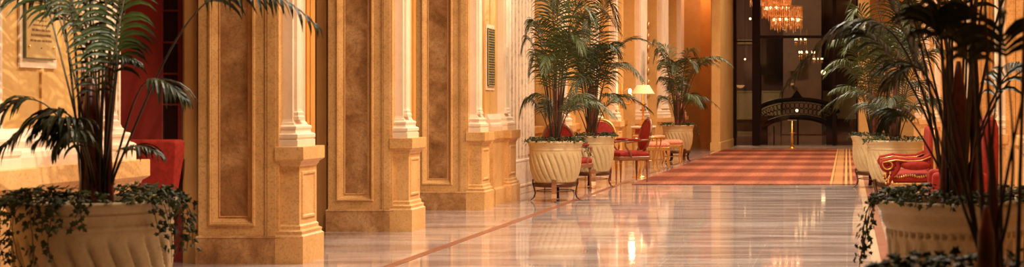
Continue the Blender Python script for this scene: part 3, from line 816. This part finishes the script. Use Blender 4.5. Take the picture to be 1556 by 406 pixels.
# pair of pots half way along the left side
potted('potted_palm', 844, 19.3, 0.37, 0.80, 'potted palm in a wavy fluted pot beside the cream white door', strands=[(190, .12, .8, 2), (200, .08, .7, 2), (5, .22, .8, 2), (355, .28, .8, 2), (270, .05, .3, 1)], seed=4, n_mound=520,
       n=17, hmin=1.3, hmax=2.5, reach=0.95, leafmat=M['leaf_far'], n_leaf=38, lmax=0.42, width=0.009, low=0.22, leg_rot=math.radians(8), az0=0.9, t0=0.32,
       cane=((0.02, 0, 0.035, 1.5), (0.06, 0.03, 0.015, 1.6)), rad=0.009,
       extra=[([P(846, 215, 19.3), P(846, 165, 19.1), P(835, 120, 19.0), P(783, 158, 18.9)], dict(n_leaf=22, t0=0.55, lmax=0.30, width=0.012, droop=0.35, rad=0.007))])
potted('potted_palm', 899, 22.3, 0.37, 0.80, 'potted palm with thick dark canes behind the left wavy pot, by the red armchair', strands=[(200, .3, .5, 3), (210, .35, .5, 3), (220, .3, .4, 3), (190, .3, .6, 3), (250, .15, .3, 2), (330, .1, .6, 1)], seed=5, n_mound=520,
       n=17, hmin=1.35, hmax=2.6, reach=1.0, leafmat=M['leaf'], n_leaf=38, lmax=0.44, width=0.009, low=0.2, leg_rot=math.radians(-74), az0=2.2, t0=0.34,
       cane=((-0.02, 0, 0.06, 1.75), (0.05, 0.03, 0.03, 1.6)), rad=0.010,
       extra=[([P(896, 215, 22.3), P(905, 160, 22.1), P(920, 118, 22.0), P(948, 160, 21.9)], dict(n_leaf=22, t0=0.55, lmax=0.32, width=0.012, droop=0.4, rad=0.007))])
potted('potted_palm', 1030, 32.0, 0.36, 0.82, 'small far potted palm beside the brass lamp table and gilded stools', strands=[(0, .3, .7, 3), (185, .1, .7, 2)], seed=6, n_mound=420,
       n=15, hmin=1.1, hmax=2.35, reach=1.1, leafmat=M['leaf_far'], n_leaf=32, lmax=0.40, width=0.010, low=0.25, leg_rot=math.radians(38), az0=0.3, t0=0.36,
       cane=((0.0, 0, 0.07, 1.55), (0.14, 0.0, 0.03, 1.45)), rad=0.011,
       extra=[([P(1033, 190, 32), P(1050, 110, 32), P(1072, 60, 31.8), P(1112, 100, 31.6)], dict(n_leaf=24, t0=0.5, lmax=0.32, width=0.014, droop=0.4, rad=0.009)),
              ([P(1028, 190, 32), P(1020, 110, 32), P(1005, 40, 31.8), P(987, 95, 31.6)], dict(n_leaf=24, t0=0.5, lmax=0.32, width=0.014, droop=0.4, rad=0.009))])
# right row
potted('potted_palm', 1328, 22.4, 0.36, 0.80, 'farthest right potted palm, mostly behind the gilded-edge fluted pot', strands=[(180, .1, .8, 2), (175, .1, .8, 2)], seed=8, n_mound=500,
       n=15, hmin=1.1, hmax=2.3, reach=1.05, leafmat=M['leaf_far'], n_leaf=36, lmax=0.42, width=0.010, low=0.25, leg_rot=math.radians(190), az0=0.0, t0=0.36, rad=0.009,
       cane=((0.0, 0, 0.045, 1.5),),
       extra=[([P(1322, 205, 22.4), P(1310, 120, 22.2), P(1290, 60, 22.0), P(1252, 108, 21.8)], dict(n_leaf=26, t0=0.45, lmax=0.34, width=0.013, droop=0.4, rad=0.008)),
              ([P(1322, 205, 22.4), P(1312, 150, 22.2), P(1296, 115, 22.0), P(1262, 140, 21.8)], dict(n_leaf=26, t0=0.45, lmax=0.30, width=0.013, droop=0.4, rad=0.008))])
potted('potted_palm', 1360, 19.3, 0.40, 0.81, 'right hand potted palm in the wavy pot behind the red settee', strands=[(185, .12, .6, 2), (192, .1, .6, 1), (215, .06, .3, 1)], seed=9, n_mound=480,
       n=16, hmin=1.2, hmax=2.4, reach=1.0, leafmat=M['leaf'], n_leaf=34, lmax=0.40, width=0.010, low=0.3, leg_rot=0.5, az0=1.1, t0=0.36, rad=0.009,
       cane=((0.0, 0, 0.04, 1.6),))
# near right palms
Y2 = 6.9
def q2(px, py, dy=0.0): return P(px, py, Y2 + dy)
kw2 = dict(n_leaf=16, t0=0.62, lmax=0.28, width=0.012, droop=0.35, rad=0.009)
ex2 = [
    ([q2(1440, 300), q2(1425, 180), q2(1360, 60, .1), q2(1290, 40, .2)], dict(kw2, t0=0.6)),
    ([q2(1445, 300), q2(1440, 180), q2(1410, 60, .1), q2(1340, -120, .2)], kw2),
    ([q2(1450, 300), q2(1455, 180), q2(1440, 0, .1), q2(1380, -150, .2)], kw2),
    ([q2(1450, 300), q2(1400, 200), q2(1360, 130, .1), q2(1345, 190, .2)], dict(kw2, t0=0.5, lmax=0.2, rad=0.007)),
    ([q2(1455, 300), q2(1470, 160), q2(1480, -10, .1), q2(1440, -150, .2)], kw2),
    ([q2(1460, 300), q2(1490, 190), q2(1530, 60, .1), q2(1570, 110, .2)], dict(kw2, t0=0.5)),
    ([q2(1455, 300), q2(1440, 160), q2(1400, 40, .1), q2(1350, 130, .2)], dict(kw2, t0=0.6)),
]
potted('potted_palm', 1452, Y2, 0.375, 0.845, 'near right potted palm in a straight fluted pot with dentil band', wavy=False,
       strands=[(180, .40, 1.0, 2), (186, .36, .9, 2), (192, .34, .8, 2), (174, .3, .9, 2), (200, .18, .5, 1), (232, .05, .3, 1), (255, .08, .3, 1), (270, .05, .3, 1), (300, .08, .3, 1)], seed=11, n_mound=640,
       n=14, hmin=1.5, hmax=2.5, reach=0.95, leafmat=M['leaf'], n_leaf=18, lmax=0.30, width=0.012, low=0.12, extra=ex2, t0=0.55, az0=0.4, rad=0.008,
       cane=((0.02, 0, 0.045, 1.5), (-0.06, 0, 0.02, 1.6), (0.09, 0.03, 0.022, 1.6)))
Y0 = 4.05
def q0(px, py, dy=0.0): return P(px, py, Y0 + dy)
kw0 = dict(n_leaf=8, t0=0.68, lmax=0.20, width=0.010, droop=0.35, rad=0.007)
ex0 = [
    ([q0(1498, 410), q0(1460, 300), q0(1420, 200, .0), q0(1378, 60, .0)], dict(kw0, t0=0.9)),
    ([q0(1505, 410), q0(1545, 330), q0(1550, 220, .0), q0(1520, 30, .0)], dict(kw0, t0=0.9)),
    ([q0(1490, 410), q0(1480, 280), q0(1440, 120, .0), q0(1395, -60, .0)], dict(kw0, t0=0.9)),
    ([q0(1492, 410), q0(1470, 250), q0(1400, 100, .0), q0(1340, -20, .0)], dict(kw0, t0=0.85)),
    ([q0(1496, 410), q0(1490, 250), q0(1475, 100, .0), q0(1478, -120, .0)], dict(kw0, t0=0.9)),
    ([q0(1500, 410), q0(1500, 250), q0(1518, 100, .0), q0(1540, -120, .0)], dict(kw0, t0=0.9)),
    ([q0(1505, 410), q0(1530, 250), q0(1560, 120, .0), q0(1600, -60, .0)], dict(kw0, t0=0.9)),
    ([q0(1500, 410), q0(1450, 250), q0(1440, 160, .05), q0(1425, 20, .1)], dict(kw0, t0=0.9)),
    ([q0(1500, 410), q0(1520, 330), q0(1500, 180, .05), q0(1460, 60, .1)], dict(kw0, t0=0.9)),
]
potted('potted_palm', 1528, Y0, 0.385, 0.80, 'nearest right potted palm, its ivy and dark canes before the dentil pot', wavy=False,
       strands=[(200, .06, .9, 2), (215, .05, .9, 2), (182, .08, 1.1, 2), (160, .1, .9, 2)], seed=12, n_mound=900,
       n=5, hmin=2.0, hmax=2.6, reach=0.7, leafmat=M['leaf'], n_leaf=16, lmax=0.32, width=0.012, low=0.0, extra=ex0, t0=0.68, az0=0.7, rad=0.006,
       cane=((-0.065, -0.1, 0.026, 1.02), (-0.02, 0, 0.012, 1.2), (0.06, 0, 0.012, 1.1)))

# ------------------------------------------------------------------ plaques
def plaque(y0, y1, z0, z1, label, pale=True):
    x = -4.598
    root = empty('wall_plaque', (x, (y0 + y1) / 2, z0)); tag(root, label, 'plaque')
    w = y1 - y0; h = z1 - z0; hw = w / 2
    b = MB(); b.box(0.0, 0.012, -hw - 0.03, hw + 0.03, -0.05, h + 0.05); b.build('backing', M['cream'], root)
    b = MB(); b.box(0.010, 0.026, -hw, hw, 0, h); b.build('plate', M['plaqueedge'] if pale else M['greenplaque'], root)
    b = MB(); b.box(0.024, 0.0275, -hw + 0.006, hw - 0.004, 0.006, h - 0.006)
    if pale: b.build('face', M['plaque'], root)
    R = random.Random(5); b = MB()
    if pale:
        zt = h - 0.05; rows = []
        z = 0.060
        rows = [(0.040, 0.012, 0.3), (0.098, 0.013, 0.72), (0.128, 0.014, 0.66), (0.157, 0.014, 0.62), (0.186, 0.012, 0.55), (0.213, 0.010, 0.35), (0.285, 0.012, 0.7), (0.312, 0.010, 0.42), (0.39, 0.014, 0.6), (0.45, 0.02, 0.7), (0.50, 0.02, 0.5), (0.56, 0.014, 0.66), (0.60, 0.014, 0.6)]
        for rz_, rh, rw in rows[1:]:
            yy = -hw * rw
            while yy < hw * rw - 0.006:
                ww = R.uniform(0.004, 0.009); b.box(0.027, 0.029, yy, yy + ww, rz_, rz_ + rh * R.uniform(0.75, 1.0)); yy += ww + R.uniform(0.0015, 0.003)
                if R.random() < 0.2: yy += 0.006
        b.ball((0.028, 0, 0.062), 0.005, 6, 4)
        b.build('inscription', M['letters'], root)
        for sy in (-1, 1):
            for zq in (0.07, h - 0.04):
                b = MB(); b.ball((0.03, sy * (hw - 0.03), zq), 0.008, 8, 6); b.build('screw', M['brass'], root)
    else:
        zt = 0.03
        while zt < h - 0.03:
            yy = -hw + 0.03
            while yy < hw - 0.03:
                b.box(0.026, 0.031, yy, yy + 0.02, zt, zt + 0.018 * R.uniform(0.5, 1)); yy += R.choice((0.03, 0.035, 0.05))
            zt += 0.032
        b.box(0.026, 0.032, -hw, -hw + 0.012, 0, h); b.box(0.026, 0.032, hw - 0.012, hw, 0, h); b.box(0.026, 0.032, -hw, hw, 0, 0.012); b.box(0.026, 0.032, -hw, hw, h - 0.012, h)
        b.build('relief', M['plaque'], root)
plaque(8.06, 8.37, 1.55, 2.27, 'pale metal plaque with brown lettering on the wall behind the large palm')
plaque(18.45, 18.80, 1.52, 2.26, 'narrow dark green plaque with gold relief on the wall between pillars', pale=False)
# small socket in the second pillar's jamb
root = empty('wall_socket', P(500, 219, 14.68)); tag(root, 'tiny dark wall socket in the brown jamb beside the middle pillar', 'socket')
b = MB(); b.box(-0.017, 0.017, -0.006, 0.01, -0.015, 0.015); b.build('plate', M['bronze'], root)
b = MB(); b.box(-0.006, 0.006, -0.010, -0.005, -0.006, 0.006); b.build('key', M['brass'], root)

# ------------------------------------------------------------------ furniture
def turned_leg(b, x, y, z0, z1, r=0.018):
    h = z1 - z0
    b.lathe([(r * 0.55, z0), (r * 0.65, z0 + 0.02), (r * 0.45, z0 + 0.03), (r * 0.6, z0 + 0.06), (r * 1.1, z0 + h * 0.78), (r * 1.25, z0 + h * 0.84), (r * 0.8, z0 + h * 0.86), (r * 1.35, z0 + h * 0.9), (r * 1.35, z1)], 10, x, y, cap=True)
def oval(cx, z, rx, rz, y, n=28, lean=0.0):
    return [Vector((cx + rx * math.cos(2 * PI * i / n), y + lean * (rz * math.sin(2 * PI * i / n)), z + rz * math.sin(2 * PI * i / n))) for i in range(n + 1)]
def armchair(name, loc, rz, label, wood='brownwood', cloth='red', arms=True, group='oval-back chairs in the seating row'):
    """oval-back chair facing its local -y"""
    root = empty(name, loc, rz); tag(root, label, 'chair', group)
    W, D, hs = 0.29, 0.26, 0.42
    b = MB(); b.stack(-W, W, -D, D, [(hs - 0.07, -0.01), (hs - 0.06, 0.0), (hs - 0.015, 0.004), (hs, -0.005)]); b.build('seat_frame', M[wood], root, bevel=0.012)
    b = MB(); b.stack(-W + 0.02, W - 0.02, -D + 0.02, D - 0.02, [(hs - 0.01, 0.0), (hs + 0.03, 0.015), (hs + 0.06, 0.005), (hs + 0.085, -0.06), (hs + 0.09, -0.14)]); b.build('seat', M[cloth], root, bevel=0.015)
    for sx in (-1, 1):
        for sy in (-1, 1):
            b = MB(); turned_leg(b, sx * (W - 0.035), sy * (D - 0.035), 0, hs - 0.06); b.build('leg', M[wood], root)
    lean = 0.22; cz = 0.75; yb = D - 0.01
    fr = oval(0, cz, 0.25, 0.27, yb + 0.03, lean=lean)
    b = MB(); b.tube(fr, 0.022, 8)
    for sx in (-1, 1): b.tube([(sx * 0.23, yb - 0.03, hs - 0.04), (sx * 0.215, yb - 0.015, hs + 0.08), (sx * 0.19, yb + 0.0, cz - 0.17)], 0.018, 8)
    b.ball((0, yb + 0.03 + lean * 0.29, cz + 0.29), 0.03, 8, 6, 0, (1.6, 0.7, 0.8)); b.build('back_frame', M['gilt'] if wood == 'gilt' else M['brownwood'], root)
    b = MB(); n = 28
    for s_, dy in ((-1, -0.035), (1, 0.03)):
        vs = [Vector((0, yb + 0.03 + dy, cz))]
        for k, sc in ((1, 0.6), (2, 0.93)):
            for i in range(n):
                a = 2 * PI * i / n
                vs.append(Vector((0.24 * sc * math.cos(a), yb + 0.03 + lean * 0.26 * sc * math.sin(a) + (dy if k == 1 else dy * 0.25), cz + 0.26 * sc * math.sin(a))))
        fs = []
        for i in range(n):
            j = (i + 1) % n
            t = [(0, 1 + i, 1 + j), (1 + i, 1 + n + i, 1 + n + j, 1 + j)]
            fs += t if s_ < 0 else [tuple(reversed(f)) for f in t]
        b.add(vs, fs, 0, True)
    b.build('backrest', M[cloth], root)
    if arms:
        for sx in (-1, 1):
            b = MB(); x = sx * (W + 0.0)
            b.tube(bez([(sx * 0.24, yb + 0.02, 0.68), (x, 0.12, 0.68), (x, -0.05, 0.66), (x + sx * 0.01, -0.17, 0.64)], 8), 0.018, 8)
            b.tube(bez([(x + sx * 0.01, -0.15, 0.64), (x + sx * 0.01, -0.20, 0.56), (x, -0.05, 0.52), (x - sx * 0.01, -0.06, hs - 0.02)], 8), 0.016, 8)
            arm = b.build('arm', M[wood], root)
            b = MB(); b.ball((x, 0.0, 0.69), 0.03, 8, 6, 0, (0.9, 4.0, 0.8)); b.build('arm_pad', M[cloth], arm)
    return root
armchair('armchair', (-3.58, 23.75, 0.018), math.radians(-62), 'red velvet armchair with oval back at the corner of the carpet')
armchair('armchair', (-4.1, 21.25, 0), math.radians(165), 'dark red chair mostly hidden behind the two potted palms on the left', wood='brownwood')
armchair('armchair', (-4.13, 24.3, 0), math.radians(10), 'white-edged red chair whose rounded back shows above the second pot', wood='gilt')
root = empty('slipper_chair', (-5.38, 11.0, 0)); tag(root, 'red upholstered chair in front of the tall red door', 'chair')
b = MB(); b.stack(-0.16, 0.21, 0.12, 0.22, [(0.38, -0.04), (0.6, -0.01), (0.9, 0.025), (1.0, 0.03), (1.02, 0.01)]); b.build('backrest', M['red'], root, bevel=0.02)
b = MB(); b.stack(-0.2, 0.16, -0.26, 0.14, [(0.28, 0), (0.32, 0.01), (0.42, 0.01), (0.46, -0.03)]); b.build('seat', M['red'], root, bevel=0.02)
for sx in (-0.16, 0.12):
    for sy in (-0.2, 0.16):
        b = MB(); turned_leg(b, sx, sy, 0, 0.30); b.build('leg', M['brownwood'], root)

def stool(loc, rz, w, label):
    root = empty('gilded_stool', loc, rz); tag(root, label, 'stool', 'gilded stools with rose seats')
    hs = 0.43
    b = MB(); b.stack(-w / 2, w / 2, -0.24, 0.24, [(hs - 0.075, -0.02), (hs - 0.065, 0), (hs - 0.01, 0.003), (hs, -0.005)]); b.build('seat_frame', M['gilt'], root, bevel=0.01)
    b = MB(); b.stack(-w / 2 + 0.01, w / 2 - 0.01, -0.23, 0.23, [(hs - 0.005, 0), (hs + 0.04, 0.012), (hs + 0.075, -0.01), (hs + 0.10, -0.08)]); b.build('seat', M['pink'], root, bevel=0.012)
    for sx in (-1, 1):
        for sy in (-1, 1):
            b = MB(); x, y = sx * (w / 2 - 0.03), sy * 0.20
            b.tube(bez([(x, y, hs - 0.05), (x + sx * 0.05, y + sy * 0.02, hs * 0.6), (x - sx * 0.05, y - sy * 0.02, 0.18), (x + sx * 0.04, y + sy * 0.02, 0.01)], 10), [0.026 - 0.0013 * i for i in range(11)], 8); b.build('leg', M['gilt'], root)
    b = MB(); b.tube([(-w / 2 + 0.05, 0, 0.17), (w / 2 - 0.05, 0, 0.17)], 0.012, 6); b.build('stretcher', M['gilt'], root)
    return root
stool((-3.80, 29.0, 0), math.radians(4), 0.48, 'gilded stool with rose cushion behind the small round table')
stool((-3.72, 30.7, 0), math.radians(0), 0.44, 'gilded stool with rose cushion directly beside the far potted palm')

root = empty('side_table', (-3.70, 27.1, 0)); tag(root, 'small round table with rose top and thin gilded legs', 'table')
b = MB(); b.lathe([(0.0, 0.675), (0.29, 0.675), (0.30, 0.685), (0.29, 0.695), (0.0, 0.695)], 28); b.build('table_top', M['pink'], root)
b = MB(); b.lathe([(0.285, 0.64), (0.302, 0.645), (0.305, 0.68), (0.29, 0.684)], 28); b.lathe([(0.12, 0.22), (0.13, 0.22), (0.13, 0.235), (0.12, 0.235), (0.12, 0.22)], 20); b.build('rim', M['gilt'], root)
for k in range(4):
    a = math.radians(40 + 90 * k); b = MB()
    b.tube(bez([(0.26 * math.cos(a), 0.26 * math.sin(a), 0.66), (0.27 * math.cos(a), 0.27 * math.sin(a), 0.4), (0.06 * math.cos(a), 0.06 * math.sin(a), 0.25), (0.22 * math.cos(a), 0.22 * math.sin(a), 0.01)], 10), 0.013, 7)
    b.build('leg', M['gilt'], root)
# silver stand
root = empty('silver_urn_stand', (-3.62, 25.3, 0)); tag(root, 'slender stand with silver urn between the armchair and round table', 'urn stand')
b = MB(); b.lathe([(0.14, 0), (0.14, 0.012), (0.05, 0.03), (0.02, 0.06)], 18, cap=True); b.build('base', M['brass'], root)
b = MB(); b.lathe([(0.014, 0.03), (0.014, 0.28), (0.022, 0.30), (0.014, 0.32), (0.014, 0.50)], 10, cap=True); b.build('pole', M['brass'], root)
b = MB(); b.lathe([(0.02, 0.49), (0.07, 0.52), (0.085, 0.58), (0.075, 0.63), (0.09, 0.68), (0.095, 0.69), (0.085, 0.69), (0.06, 0.6), (0, 0.58)], 20); b.build('urn', M['silver'], root)

# console table with lamp
root = empty('console_table', (-4.16, 29.6, 0)); tag(root, 'gilded console table with red panels under the lamp', 'table')
b = MB(); b.box(-0.21, 0.21, -0.36, 0.36, 0.80, 0.835); b.build('table_top', M['cream'], root, bevel=0.006)
b = MB(); b.box(-0.19, 0.19, -0.34, 0.34, 0.66, 0.80); b.build('apron', M['gilt'], root, bevel=0.004)
b = MB(); b.box(-0.12, 0.12, -0.345, -0.335, 0.68, 0.78); b.build('red_inlay', M['red'], root)
for sx in (-1, 1):
    for sy in (-1, 1):
        b = MB(); turned_leg(b, sx * 0.16, sy * 0.31, 0, 0.66, 0.024); b.build('leg', M['gilt'], root)
root = empty('table_lamp', (-4.14, 29.4, 0.835)); tag(root, 'tall brass candlestick lamp with wide pale shade on the console table', 'lamp')
b = MB(); b.lathe([(0.09, 0.0), (0.09, 0.02), (0.04, 0.05), (0.02, 0.10)], 16, cap=True); b.build('base', M['brass'], root)
b = MB(); b.lathe([(0.018, 0.08), (0.03, 0.14), (0.018, 0.18), (0.022, 0.42), (0.07, 0.44), (0.07, 0.455), (0.022, 0.47), (0.016, 0.80), (0.012, 0.86)], 12, cap=True); b.build('pole', M['brass'], root)
b = MB(); b.lathe([(0.235, 0.66), (0.232, 0.66), (0.12, 0.835), (0.125, 0.835), (0.235, 0.66)], 28); b.build('lamp_shade', M['shade'], root)
b = MB(); b.ball((0, 0, 0.71), 0.03); b.build('bulb', M['bulb'], root)
b = MB(); b.ball((0, 0, 0.875), 0.018); b.build('finial', M['brass'], root)
# gilt wall sconce
ys = 28.9
root = empty('wall_sconce', (-4.50, ys, 1.2)); tag(root, 'curled gilt wall sconce glowing left of the table lamp shade', 'sconce')
b = MB(); b.box(-0.02, 0.03, -0.06, 0.06, 0.0, 0.5); b.build('back_plate', M['gilt'], root, bevel=0.01)
b = MB(); b.tube(bez([(0.02, 0, 0.15), (0.20, -0.1, -0.05), (0.30, -0.1, 0.25), (0.18, -0.08, 0.28)], 12), 0.02, 8); b.tube(bez([(0.02, 0, 0.3), (0.12, 0, 0.45), (0.2, -0.05, 0.4), (0.18, -0.08, 0.28)], 8), 0.014, 8); b.build('arm', M['gilt'], root)
b = MB(); b.ball((0.18, -0.08, 0.34), 0.035, 8, 6, 0, (1, 1, 1.5)); b.build('bulb', M['bulb'], root)

# red settee on the right, facing the hall (left)
def settee():
    Yn = 16.75; Yf = 17.95
    def sx(px, Y=Yn): return (px - VX) * Y / F
    def sz(py, Y=Yn): return H - (py - VY) * Y / F
    root = empty('settee', (0, 0, 0)); root.location = (0.7, 17.3, 0); o = Vector(root.location)
    tag(root, 'red velvet settee with gilded scroll arms before the right wavy pot', 'settee')
    def arm(Y):
        b = MB()
        cx, cz = sx(1350), sz(250)
        pts = []
        for i in range(22):
            a = math.radians(-160 - i * (400 / 21) + 0); r = 0.018 + 0.052 * i / 21
            pts.append(Vector((cx + r * math.cos(a), Y, cz + r * math.sin(a))))
        # order: spiral out to the top, then along the arm
        pts += [Vector((sx(1362), Y, sz(243))), Vector((sx(1380), Y, sz(245))), Vector((sx(1400), Y, sz(244))), Vector((sx(1414), Y, sz(238)))]
        b.tube([p - o for p in pts], 0.024, 8, flat=(1, 1.6))
        b.tube([p - o for p in bez([(sx(1361), Y, sz(245)), (sx(1374), Y, sz(258)), (sx(1352), Y, sz(262)), (sx(1349), Y, sz(281))], 12)], 0.030, 8)
        a_ = b.build('arm', M['red'], root)
        b = MB()
        b.tube([p - o - Vector((0, 0.035, 0)) for p in pts[6:]], 0.009, 6)
        R = random.Random(2)
        for k in range(12): b.ball((sx(1349 + R.uniform(-4, 4)) - o.x, Y - 0.03 - o.y, sz(262 + k * 1.5) - o.z), 0.014, 6, 5)
        b.build('gilt_carving', M['gilt'], a_)
        b = MB(); b.ball((sx(1392) - o.x, Y - o.y, sz(251) - o.z), 0.17, 14, 8, 0, (1.1, 0.45, 0.36)); b.build('arm_pad', M['red'], a_)
    arm(Yn); arm(Yf)
    b = MB(); b.stack(sx(1356) - o.x, sx(1424) - o.x, Yn + 0.03 - o.y, Yf - 0.03 - o.y, [(0.28, 0), (0.30, 0.01), (0.37, 0.01), (0.38, 0)]); b.build('seat_rail', M['gilt'], root, bevel=0.01)
    b = MB(); b.stack(sx(1358) - o.x, sx(1424) - o.x, Yn + 0.04 - o.y, Yf - 0.04 - o.y, [(0.38, 0), (0.43, 0.012), (0.47, 0.0), (0.49, -0.06)]); b.build('seat', M['red'], root, bevel=0.015)
    b = MB()
    for k in range(16): b.ball((sx(1360 + k * 3.4) - o.x, Yn + 0.03 - o.y, sz(268 + 1.5 * math.sin(k * 0.7)) - o.z), 0.015, 6, 5)
    b.build('beading', M['gilt'], root)
    b = MB(); zt = 1.02; xb = sx(1412) - o.x
    b.stack(xb, xb + 0.11, Yn - 0.02 - o.y, Yf + 0.02 - o.y, [(0.36, 0), (0.55, 0.0), (0.9, 0.0), (zt - 0.03, -0.005), (zt, -0.03)]); b.build('backrest', M['red'], root, bevel=0.02)
    b = MB(); b.tube([(xb + 0.06, Yn - 0.03 - o.y, 0.4), (xb + 0.06, Yn - 0.03 - o.y, zt - 0.05), (xb + 0.06, Yn + 0.1 - o.y, zt), (xb + 0.06, 0, zt + 0.05), (xb + 0.06, Yf - 0.1 - o.y, zt), (xb + 0.06, Yf + 0.03 - o.y, zt - 0.05), (xb + 0.06, Yf + 0.03 - o.y, 0.4)], 0.022, 8); b.build('back_frame', M['gilt'], root)
    for x in (sx(1360) - o.x, sx(1418) - o.x):
        for y in (Yn + 0.06 - o.y, Yf - 0.06 - o.y):
            b = MB(); turned_leg(b, x, y, 0, 0.30, 0.028); b.build('leg', M['gilt'], root)
settee()
# tall-backed red chair nearer, against the right wall
def tallchair():
    root = empty('red_armchair', (1.04, 13.3, 0), math.radians(-90)); tag(root, 'high-backed red velvet armchair seen between the near palm canes', 'chair')
    b = MB(); b.stack(-0.33, 0.33, -0.30, 0.26, [(0.24, 0), (0.36, 0.01), (0.44, 0.01), (0.48, -0.04), (0.49, -0.1)]); b.build('seat', M['red'], root, bevel=0.02)
    b = MB(); b.stack(-0.32, 0.32, 0.18, 0.32, [(0.24, 0), (0.8, 0.0), (1.08, 0.0), (1.15, -0.02), (1.18, -0.05)]); b.build('backrest', M['red'], root, bevel=0.03)
    for s_ in (-1, 1):
        b = MB(); b.stack(s_ * 0.33 - 0.05, s_ * 0.33 + 0.05, -0.28, 0.22, [(0.26, 0), (0.6, 0.0), (0.66, -0.005), (0.68, -0.03)]); b.build('arm', M['red'], root, bevel=0.02)
        for y in (-0.26, 0.26):
            b = MB(); turned_leg(b, s_ * 0.29, y, 0, 0.25, 0.026); b.build('leg', M['gilt'], root)
tallchair()

# ------------------------------------------------------------------ light
def area(name, loc, rot, size, energy, col, sy=None, spread=None):
    l = bpy.data.lights.new(name, 'AREA'); l.energy = energy; l.color = col; l.size = size
    if sy: l.shape = 'RECTANGLE'; l.size_y = sy; l.spread = math.radians(150)
    o = bpy.data.objects.new(name, l); C.objects.link(o); o.location = loc; o.rotation_euler = rot; return o
def point(name, loc, energy, col, r=0.1):
    l = bpy.data.lights.new(name, 'POINT'); l.energy = energy; l.color = col; l.shadow_soft_size = r
    o = bpy.data.objects.new(name, l); C.objects.link(o); o.location = loc; return o
WARM = (1.0, 0.85, 0.65)
for k, (y, e) in enumerate(((5.5, 16), (9.7, 95), (13.2, 100), (16.5, 105), (20.5, 105), (24.5, 105), (28.5, 100), (32.5, 90), (36.5, 60), (40, 30))):
    area('hall_ceiling_light', (-1.3, y, 6.1), (0, 0, 0), 1.3, e * 4.6, WARM, 1.3)
point('niche_light', (-4.2, 40.9, 5.6), 260, WARM, 0.1)
def spot(name, loc, aim, e, ang, r=0.02):
    l = bpy.data.lights.new(name, 'SPOT'); l.energy = e; l.color = WARM; l.spot_size = math.radians(ang); l.spot_blend = 0.4; l.shadow_soft_size = r
    o = bpy.data.objects.new(name, l); C.objects.link(o); o.location = loc
    o.rotation_euler = (Vector(aim) - Vector(loc)).to_track_quat('-Z', 'Y').to_euler(); return o
spot('wall_spotlight', (-1.7, 3.6, 3.3), (-4.6, 7.75, 1.75), 2400, 24)
spot('wall_spotlight', (-2.6, 21.6, 3.7), (-4.6, 18.9, 2.3), 500, 36)
point('lamp_light', (-4.14, 29.4, 1.53), 4, (1.0, 0.62, 0.28), 0.05)
point('sconce_light', (-4.26, 28.7, 1.62), 9, (1.0, 0.66, 0.34), 0.05)
point('sconce_light', (1.35, 17.8, 2.0), 12, (1.0, 0.62, 0.3), 0.06)
point('lobby_light', (-2.4, 49, 6.1), 280, (1.0, 0.6, 0.3), 0.5)
point('lobby_light', (-4.6, 54, 5.6), 560, (1.0, 0.72, 0.5), 0.5)
w = bpy.data.worlds.new('world'); bpy.context.scene.world = w; w.use_nodes = True
w.node_tree.nodes['Background'].inputs[0].default_value = (1.0, 0.62, 0.35, 1); w.node_tree.nodes['Background'].inputs[1].default_value = 0.05

# ------------------------------------------------------------------ camera
cd = bpy.data.cameras.new('camera'); cam = bpy.data.objects.new('camera', cd); C.objects.link(cam)
cam.location = (0, 0, H); cam.rotation_euler = (PI / 2, 0, 0)
cd.sensor_width = 36; cd.lens = F / 1556 * 36; cd.shift_x = (778 - VX) / 1556; cd.shift_y = (VY - 203) / 1556
cd.dof.use_dof = True; cd.dof.focus_distance = 17; cd.dof.aperture_fstop = 4.5
cd.clip_end = 200
sc = bpy.context.scene; sc.camera = cam
sc.view_settings.view_transform = 'Standard'; sc.view_settings.look = 'None'; sc.view_settings.gamma = 1; sc.view_settings.use_curve_mapping = False
sc.view_settings.exposure = -0.68
sc.cycles.use_denoising = True
sc.cycles.max_bounces = 8; sc.cycles.sample_clamp_indirect = 6; sc.cycles.caustics_reflective = False; sc.cycles.caustics_refractive = False
